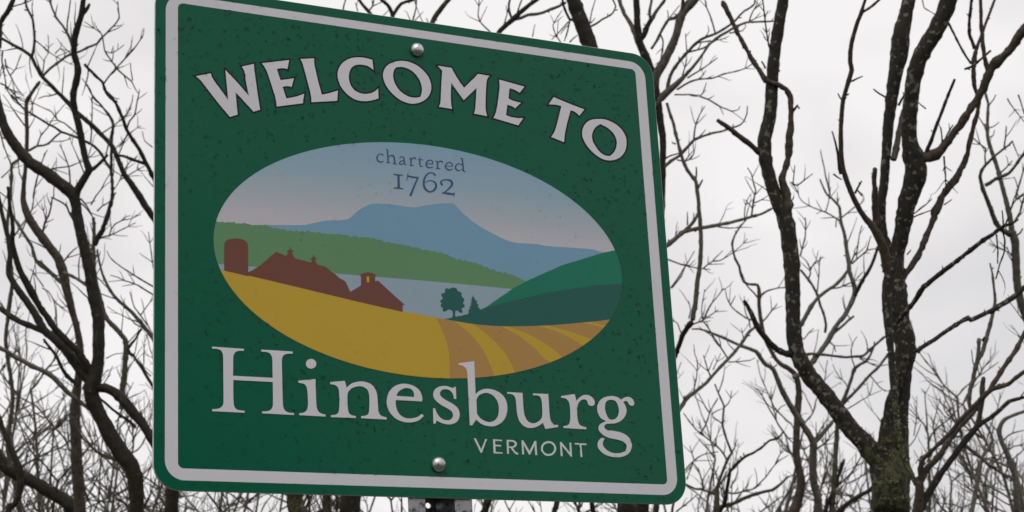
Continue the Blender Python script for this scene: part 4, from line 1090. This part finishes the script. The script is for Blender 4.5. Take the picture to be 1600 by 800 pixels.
# ------------------------------------------------------------------ the left-hand trees
T = Tree('bare_tree', 'dark mossy bare tree with crooked main trunk at left, close to the sign', 7.0, B_LEFT, seed=41, twig_mat=B_TWIG, tw=0.08)
T.limb('216,840,24 213,800,23 213,770,23 211,745,24 203,726,25 190,708,26 178,690,25 170,676,24 160,657,23 151,638,23 144,620,23 141,605,23', slope=0, mat=B_LEFT)
T.limb('141,612,26 147,592,24 152,572,19 154,550,18 154,528,18.5 154,505,19 151,485,18 147,466,18 144,450,18 142,430,18 138,412,17.5 134,398,17.5 129,376,17 124,355,16 120,335,15.5 118,318,16 115,306,18 108,298,19 98,290,19 86,280,18.5 72,270,18 58,262,18 46,253,17.5 34,240,17 23,226,16 14,213,15.5 7,198,15 2,182,13.5 -3,160,12 -12,120,11', slope=0.05)
T.limb('117,310,15 120,299,13 128,286,11.5 136,273,11 140,266,12 136,255,10 133,244,10 129,226,10 126,210,11 122,192,10 118,178,10.5 115,160,10 115,146,10 119,128,11 122,112,11 120,98,10 116,84,10 116,66,10.5 119,50,10 123,36,9.5 127,24,9.5 129,10,8.5 131,-4,8 134,-40,7', slope=-0.1)
T.limb('138,268 147,263 156,255 162,249 168,242', (6.5, 4.5), slope=0.2)
T.limb('127,26,5 133,18,6 137,12,5.5 140,6,4', slope=0)
T.limb('152,606,15 165,606,14 178,612,15 190,622,16 200,634,16.5 210,646,16 220,658,15 229,672,14 237,686,14 252,712,14 266,740,15', slope=-0.1, rev=False)
T.limb('143,598 134,588 124,577 112,560 102,546 90,534 78,524 68,515 60,500 52,485 40,468 28,453 20,440 14,428 14,414 16,398 14,378 8,352 2,328 -4,300', (17, 6), slope=0.15)
T.limb('148,600,13 138,575,12 128,558,11 119,546,10.5 106,534,10.5 94,522,10.5 84,511,10.5 74,496,10 62,480,9.5 54,464,11 46,450,12 38,436,10.5 30,420,9.5 24,400,9 19,378,8 20,355,6.5 17,330,6 14,312,5 12,292,4.5', slope=-0.15)
T.limb('66,517,9 54,512,9 40,506,9.5 30,502,9 20,496,9 10,489,8.5 0,482,8 -20,470,7', slope=0.2)
T.limb('140,640,6 128,630,6 117,622,7 106,613,7.5 95,602,8 86,592,8 76,584,8 64,578,7.5 50,572,7.5 36,564,7.5 24,558,7 12,550,6.5 0,544,6.5 -14,538,6', slope=-0.3, mat=B_GREY)
T.limb('123,603 112,594 102,584 96,574 88,556 78,543 68,530', (7, 4), slope=-0.2)
T.limb('146,450 142,448 136,446 124,438 112,431 100,426', (6, 4.5), slope=0.2, mat=B_GREY)
T.limb('190,722 172,716 152,706 138,694 127,682', (4.5, 3), thin=True)
T.limb('212,668 202,658 190,650 176,640 164,629 155,621', (5, 3.4), mat=B_LEFT)
T.limb('132,100 138,107 149,118 160,128 163,138 168,148 175,155 182,160', (4.6, 4.2), slope=0.1)
T.limb('116,82 112,70 108,58 104,50 98,40 93,34 88,28 82,14 77,-2', (4.8, 3), slope=0.2, thin=True)
T.twigs('''
2.8,1.4 105,50 105,36 108,18 110,0 111,-8
3.4,1.8 152,68 156,62 160,58 170,48 180,38 186,28 185,16 184,2
3,1.4 162,131 170,120 182,106 194,93 208,78 217,66 224,54 225,44
2.8,1.4 182,106 172,92 164,80 161,66 159,54 148,45 132,34
2.4,1.2 136,106 144,88 152,70
2,1 164,80 174,83 184,78 194,70
2,1 156,50 150,42 147,34
2.2,1 174,83 176,76 177,72
3,1.4 182,107 194,118 206,128 211,138 216,146
2.2,1.2 207,126 205,112 204,98
2.4,1.2 197,88 204,80 210,74
3,1.4 119,312 132,322 140,332 146,342
2.8,1.4 152,330 160,322 170,316 180,304
3,1.4 126,310 136,322 146,342 150,350
2.6,1.2 142,320 150,306 158,296 165,282 172,270
3,1.6 100,408 108,398 116,390 122,386
2.6,1.2 86,436 100,448 108,462
2.8,1.4 127,560 138,572 146,580
2.4,1.2 155,610 168,590 176,572
2,1 166,560 178,554 192,552
3,1.8 150,705 138,690 128,676
2.4,1.2 236,588 228,580 216,560
2.4,1.2 180,660 188,650 196,640
2.4,1.2 206,690 214,672 222,640
''')
T.limb('116,346 108,332 104,322 96,316 88,312 80,308', (3.6, 2.4), thin=True)
T.finish()

T3 = Tree('bare_tree', 'bare tree behind the left edge of the sign, boughs reaching up and left', 7.8, B_LEFT, seed=44, twig_mat=B_TWIG, tw=0.07)
T3.limb('268,840,22 268,800,21 270,770,20 278,700,17 290,600,15 297,520,14 290,440,13 275,395,12 258,365,11.5 240,339,11 226,320,10.5 216,303,10.5 206,288,9.5 198,277,8.5 192,268,8 187,256,7.5 182,243,7.5 176,230,7.5 167,219,7 156,208,7 142,194,7 128,182,7.5 118,174,6.5 106,160,6.5 97,150,6.2 88,142,6 78,132,6 66,120,6 58,106,5.2 49,88,5.2 36,79,4.8 20,70,4.6 8,63,4.4 -2,58,4.2 -20,52,4', slope=0.03)
T3.limb('50,88 53,74 54,60 53,45 51,30 46,20 42,12 40,2 38,-10', (4.6, 3.2), thin=False)
T3.limb('68,118 80,106 96,94 104,88 114,84 126,80 140,73 152,68 158,60', (4.4, 3.4), thin=True)
T3.limb('286,470 270,380 255,310 248,292 240,278 232,262 226,250 218,234 208,219 198,203 192,186 186,172 181,161 172,150 166,144', (8, 4.2), slope=-0.2)
T3.limb('228,256 215,252 204,248 194,244 184,242 178,236', (5.5, 3.8))
T3.limb('296,510 278,570 262,562 250,548 240,530 228,514 216,499 204,486 190,474 178,462 172,454 166,442 160,428 155,408 152,390', (8, 3.2), slope=0.2, mat=B_GREEN)
T3.limb('260,640 246,618 238,602 228,586 220,572 212,561 207,553', (6, 4))
T3.limb('208,556 203,552 200,545 206,536 212,529 218,518 222,514', (6, 2.8))
T3.twigs('''
3.2,1.6 198,203 202,190 210,180 213,165 216,150 218,140
3,1.4 188,188 196,182 202,170 206,160 208,148
2.6,1.2 186,230 194,220 200,210 210,203 220,196
2.4,1.2 186,240 192,226 196,216 200,205
3,1.4 240,448 226,440 210,430 194,420 180,410 172,402 167,392
3,1.4 242,462 230,455 216,446 206,442 194,438 184,433 172,430
2.8,1.4 230,508 220,494 210,480 206,468 203,456
2.2,1.2 220,492 230,478 238,468
2.4,1.2 240,420 237,400 234,380 232,362
2.6,1.4 92,146 76,150 70,150 60,154
2.4,1.2 110,160 96,148 84,138 70,132
2.6,1.2 66,118 68,105 70,92 75,84
2,1 75,84 76,70 75,54
2.2,1.2 48,84 46,100 50,122
2.2,1.2 54,62 66,72 80,84 96,93 114,102
2.2,1.2 86,84 94,76 104,84
2.2,1 52,26 50,14 50,5
2.4,1.2 186,282 200,274 214,266 228,258
2.2,1 238,230 226,220 222,205
''')
T3.finish()

U = Tree('bare_tree', 'reddish-brown bare tree standing behind the dark trunk at left', 7.4, B_BROWN, seed=47, twig_mat=B_TWIG, tw=0.09)
U.limb('125,840,19 125,800,18 123,775,17 122,750,17.5 120,725,17 119,700,17 118,675,16 117,650,16 118,625,15 121,600,13 126,570,11 126,548,10 123,528,10 119,508,10 114,490,10.5 110,474,12 105,456,12.5 101,438,14 97,420,15 92,405,14 86,396,13.5 76,384,13.5 66,372,14 55,356,13 46,342,13 40,328,11 36,312,9 37,290,7 40,262,6 42,236,6 42,210,6 41,182,6 41,158,6 46,150,5.5 54,138,5 62,128,5', slope=0)
U.limb('190,640 191,610 194,585 196,560 197,540 195,530 188,521 178,510 168,500 162,488 158,470 154,455 150,440 147,420 147,400 146,385 147,366 147,355 146,340', (9, 5), slope=0.1, d=8.2, mat=B_GREEN)
U.limb('148,384,7 152,371,8 158,364,8 162,354,7 166,342,7.5 170,330,7 174,316,6 176,304,6 175,285,5 174,268,5 174,250,4.6 174,230,4.6 175,212,4.4 177,194,4.4 172,182,4 164,172,3.6 155,161,3.4 146,152,3.2 140,140,3 136,132,2.6', slope=0.1, rough=0.3, mat=B_LEFT)
U.limb('100,444 88,434 76,424 66,416 58,410 52,396 50,386 42,372 34,360 24,344 18,334', (6, 4.5), slope=0.2, mat=B_GREY)
U.limb('88,432 78,424 70,416 62,408', (5, 4), mat=B_GREY)
U.limb('60,370 66,366 70,350 72,344 77,334 80,322 82,308', (4.5, 2.4), thin=True)
U.limb('12,815,10 22,790,9 30,770,9.5 32,740,11.5 26,722,11 20,708,10.5 14,694,9 9,680,8.5 4,668,7 0,655,6.5 -6,640,6', ground=True, slope=0.2, mat=B_LEFT)
U.limb('34,850,8 28,780,8 12,700,7 20,620,6.5 9,530,6 19,440,6 11,360,5.5 16,310,5 18,280,5 18,258,4.6 28,250,4.2 38,238,4.2 48,234,4 58,228,3.6 68,227,3.4 76,224,3.2 86,214,3 94,208,3', ground=True, slope=0, d=8.6, mat=B_GREEN)
U.limb('174,266 166,254 158,240 151,232 144,226 134,221 124,216 110,211 96,206 86,199 76,194 58,183 40,172 28,160 18,148', (4.8, 3), slope=0.2, mat=B_LEFT)
U.twigs('''
2.8,1.4 126,214 112,202 100,192 90,188 80,174 70,170 58,164 46,158
2.6,1.2 58,228 64,212 74,200 82,186 92,174 100,164
2.8,1.4 58,268 66,266 76,265 92,262 108,260 118,256 128,252 140,246 150,236
3,1.4 110,292 109,278 108,264 103,248 98,236 93,226
3,1.6 52,310 54,294 58,278 62,262 68,246 74,234
2.6,1.2 2,278 15,266 30,252
2.8,1.4 0,205 6,228 15,252 18,262
2.8,1.4 142,222 143,200 144,175 144,152
2.6,1.2 160,208 172,200 188,188 198,178 206,168
3,1.6 20,372 34,352 48,332 52,316 54,298
2.2,1 72,348 78,345 84,342
2,1 72,346 68,330 65,318
2.4,1.2 92,396 94,390 95,382
2.2,1 68,448 54,428 48,420
3,1.4 150,376 162,370 172,368 192,358 212,348
2.6,1.2 170,370 174,358 180,350 192,344 204,342 220,335
2,1 192,344 198,338 204,337
2.4,1.2 188,278 196,262 204,252 214,246
2.4,1.2 0,474 10,484 14,460
2.2,1.2 66,450 76,456 84,470 87,488 86,505
2.2,1.2 86,472 96,480 106,488
2,1 22,500 30,478 34,472
2.6,1.4 30,372 38,352 44,340
3.4,1.6 107,697 100,684 92,675 82,665 70,650 57,635 44,628 30,620 20,612 12,605 4,590
2.6,1.4 53,700 48,690 40,678 30,662 22,645 15,627 6,618
2.6,1.4 50,702 54,680 55,662 45,645 34,630 28,620
2.8,1.4 55,702 66,686 82,672 94,658 105,645 112,636
2,1 55,662 64,656 74,650
''')
U.finish()
Lw = Tree('bare_tree', 'thick mossy fallen-looking bough tree in the bottom left corner', 7.6, B_LEFT, seed=51, tw=0.05)
Lw.limb('150,850,26 132,818,24 118,798,23 100,782,21 84,772,20 70,764,19 55,754,19 40,747,20 25,739,21 12,732,21 2,720,20 -8,706,19 -30,690,17', slope=0.1)
Lw.finish()

# the thin upright at the top left corner
Cn = Tree('bare_tree', 'bare tree at the far left edge, its bough in the top corner', 8.2, B_LEFT, seed=53)
Cn.limb('-60,850,20 -50,600,18 -30,400,13 -14,200,10 -6,100,8 -2,60,7.5 1,36,7.5 5,28,8 11,20,8 16,10,8 20,2,7 26,-14,6', slope=0)
Cn.limb('1,38 2,55 1,75', (3.4, 3), thin=True)
Cn.twigs('''
2.6,1.6 18,11 28,8 38,5 48,1 56,-4
3,1.6 4,80 3,95 6,112 9,130 8,140
3,1.6 0,130 10,135 20,145 30,155 40,160
2.4,1.4 8,92 10,106 16,118 22,130 30,142 38,152
2.2,1.2 16,118 24,108 30,92 32,86
2.4,1.4 8,132 14,145 22,158 30,164
''')
Cn.finish()

# ------------------------------------------------------------------ thickets of young trees farther back
def thicket(px, d, top, seed, label, mat, stems=4, fine=3):
    rg = random.Random(seed)
    base = at(px, 800, d); base.z = 0
    o = empty('young_tree', tuple(base), label, 'tree', 'young trees in the thicket behind the sign')
    H = (CAM + ray(px, top) * d).z
    allt = []
    for k in range(stems):
        P = []; p = base + Vector((rg.uniform(-.08, .08), rg.uniform(-.08, .08), -0.03)); dr = Vector((rg.uniform(-.4, .4), rg.uniform(-.3, .3), 1)).normalized()
        n = 16; h = H * rg.uniform(0.8, 1.0); r0 = rg.uniform(0.018, 0.03)
        for i in range(n + 1):
            P.append(Vector((p.x, p.y, p.z, r0 * (1 - 0.75 * i / n))))
            if i > 4:
                for q in range(2):
                    if rg.random() < 0.85:
                        side = Matrix.Rotation(rg.uniform(0, 6.28), 3, dr) @ dr.orthogonal().normalized()
                        twig(rg, p.copy(), dr * rg.uniform(0.2, 0.7) + side * 0.9 + Vector((0, 0, 0.1)), rg.uniform(0.3, 1.0) * (1 - 0.4 * i / n), max(0.0058, r0 * (1 - 0.75 * i / n) * 0.55), fine, allt)
            dr = (dr + Vector((rg.gauss(0, .11), rg.gauss(0, .11), 0.07))).normalized()
            p = p + dr * (h / n)
        vs, fs = [], []; tube(vs, fs, crom(P, lambda r: 0.09), 7, 0.1, k, knob=0.15)
        mesh_obj('stem', vs, fs, o, mat)
    vs, fs = [], []
    for P in allt: tube(vs, fs, P, 4, 0, 0, knob=0.3)
    t = mesh_obj('twigs', vs, fs, o, mat); t['kind'] = 'stuff'
TH = [(18, 11, 360, 'tall slender young tree at far left with tips beside the dark trunk', B_TWIG), (92, 11.5, 400, 'tall slender young tree crossing the reddish-brown trunk', B_TWIG), (172, 11, 380, 'tall slender young tree right of the dark trunk at left', B_TWIG), (226, 10.5, 430, 'tall slender young tree close to the left sign edge', B_TWIG),
      (1108, 12, 560, 'slender young tree just right of the lower sign edge', B_TWIG), (1296, 12.5, 600, 'slender young tree under the lichened left limb', B_TWIG), (1470, 12, 560, 'slender young tree above the reddish stems', B_TWIG), (1560, 11.5, 470, 'tall slender young tree near the right edge', B_TWIG), (1600, 11, 450, 'tall slender young tree on the right edge', B_GREEN), (50, 10, 600, 'leaning twiggy young tree between the far left stems', B_LEFT), (128, 10.5, 580, 'twiggy young tree right behind the reddish-brown trunk', B_TWIG), (215, 9.5, 640, 'short twiggy young tree below the crook of the dark trunk', B_LEFT), (4, 12, 500, 'tallest faint young tree at the left edge', B_GREY), (-12, 9.6, 540, 'twiggy young tree cut by the left edge of the photo', B_GREY), (28, 10.5, 520, 'tall twiggy young tree at the far left of the thicket', B_GREEN), (72, 11.5, 550, 'twiggy young tree left of the reddish-brown trunk', B_TWIG), (105, 9.8, 660, 'short twiggy young tree in front of the reddish-brown trunk', B_LEFT), (150, 11, 540, 'twiggy young tree between the reddish trunk and the crooked dark trunk', B_GREY), (186, 12, 560, 'twiggy young tree right of the crooked dark trunk', B_GREEN), (240, 10, 600, 'twiggy young tree tucked against the left sign edge', B_GREY),
      (300, 9, 730, 'low twiggy young tree under the lower left corner of the sign', B_LEFT), (345, 11, 700, 'twiggy young tree under the left part of the sign', B_TWIG), (410, 12, 690, 'twiggy young tree under the letter H of the sign', B_GREY), (500, 9.5, 730, 'low dense young tree under the sign between two mossy trunks', B_LEFT), (605, 12, 720, 'twiggy young tree under the sign just left of the post', B_GREY), (775, 10, 720, 'twiggy young tree under the sign just right of the post', B_LEFT), (840, 12, 720, 'twiggy young tree under the sign, two steps right of the post', B_GREY), (905, 10, 715, 'twiggy young tree under the lower right of the sign', B_GREEN), (960, 10, 740, 'dense young tree beside the leaning trunk under the sign', B_LEFT),
      (1085, 12.5, 680, 'faint twiggy young tree just beyond the lower right sign corner', B_GREY), (1165, 12, 690, 'faint young tree left of the grey twin trunks', B_GREY), (1225, 13, 620, 'faint twiggy young tree behind the grey twin trunks', B_GREY), (1345, 13, 690, 'faint twiggy young tree low behind the mossy trunk', B_GREY), (1440, 12, 640, 'faint young tree right beside the mossy trunk', B_GREY), (1500, 12.5, 620, 'faint twiggy young tree behind the reddish stems', B_GREY), (1545, 10.5, 600, 'twiggy young tree between the reddish stems and the right edge', B_GREY), (1588, 12, 580, 'twiggy young tree in the lower right corner', B_GREEN)]
for i, (px, d, top, lab, mt) in enumerate(TH):
    thicket(px, d, top, 100 + i, lab, mt)

# ------------------------------------------------------------------ dark spruce across the road, mirrored softly in the sign's lower left
def spruce(x, y, H, seed, label):
    rg = random.Random(seed)
    o = empty('spruce_tree', (x, y, 0), label, 'tree', 'spruces across the road')
    vs, fs = [], []
    tube(vs, fs, [Vector((x + rg.uniform(-.04, .04), y, H * i / 9 - .05, 0.17 * (1 - 0.93 * i / 9))) for i in range(10)], 9, 0.1, seed, fr=8)
    mesh_obj('trunk', vs, fs, o, B_DARK)
    vs, fs = [], []
    z = 0.5
    while z < H - 0.1:
        R = 0.30 * (H - z) + 0.15
        for k in range(max(5, int(9 * (1 - z / H) + 5))):
            a = rg.uniform(0, 6.28); L = R * rg.uniform(0.7, 1.1); n = max(3, int(L / 0.16))
            for i in range(n):
                t = (i + 0.5) / n; c = Vector((x + math.cos(a) * L * t, y + math.sin(a) * L * t, z - 0.28 * L * t + 0.2 * L * t * t))
                for sgn in (-1, 1):
                    w = 0.26 * (1 - t * 0.6); aa = a + sgn * rg.uniform(0.5, 0.95)
                    tip = c + Vector((math.cos(aa) * w, math.sin(aa) * w, -0.10 * w + rg.uniform(-.05, .03)))
                    sd_ = Vector((-math.sin(aa), math.cos(aa), rg.uniform(-.4, .4))) * 0.045
                    b = len(vs); vs.extend([c - sd_, c + sd_, tip + sd_ * .3, tip - sd_ * .3]); fs.append((b, b + 1, b + 2, b + 3))
        z += rg.uniform(0.13, 0.2)
    c = mesh_obj('crown', vs, fs, o, M_SPR, smooth=False); c['kind'] = 'stuff'
qs = MatB('spruce_needles'); qs.l(qs.ramp(qs.noise(6, 3, 0.6, qs.pos()), [(0.3, (0.012, 0.028, 0.012)), (0.7, (0.03, 0.055, 0.02))]), qs.b.inputs['Base Color']); qs.b.inputs['Roughness'].default_value = 0.6
M_SPR = qs.m
SP = [(6.0, -16.0, 8.0, 'dark spruce tree across the road, rightmost of the front row facing the sign'), (4.8, -16.5, 8.2, 'dark spruce tree across the road, second from the right in the front row'), (3.6, -16.3, 7.6, 'dark spruce tree across the road, third from the right in the front row'), (2.4, -16.7, 7.4, 'dark spruce tree across the road, leftmost of the front row'), (5.4, -17.8, 8.6, 'dark spruce tree across the road, right one of the two behind'), (4.1, -17.9, 8.4, 'dark spruce tree across the road, left one of the two behind')]
for i, (x, y, H, lab) in enumerate(SP): spruce(x, y, H, 61 + i, lab)
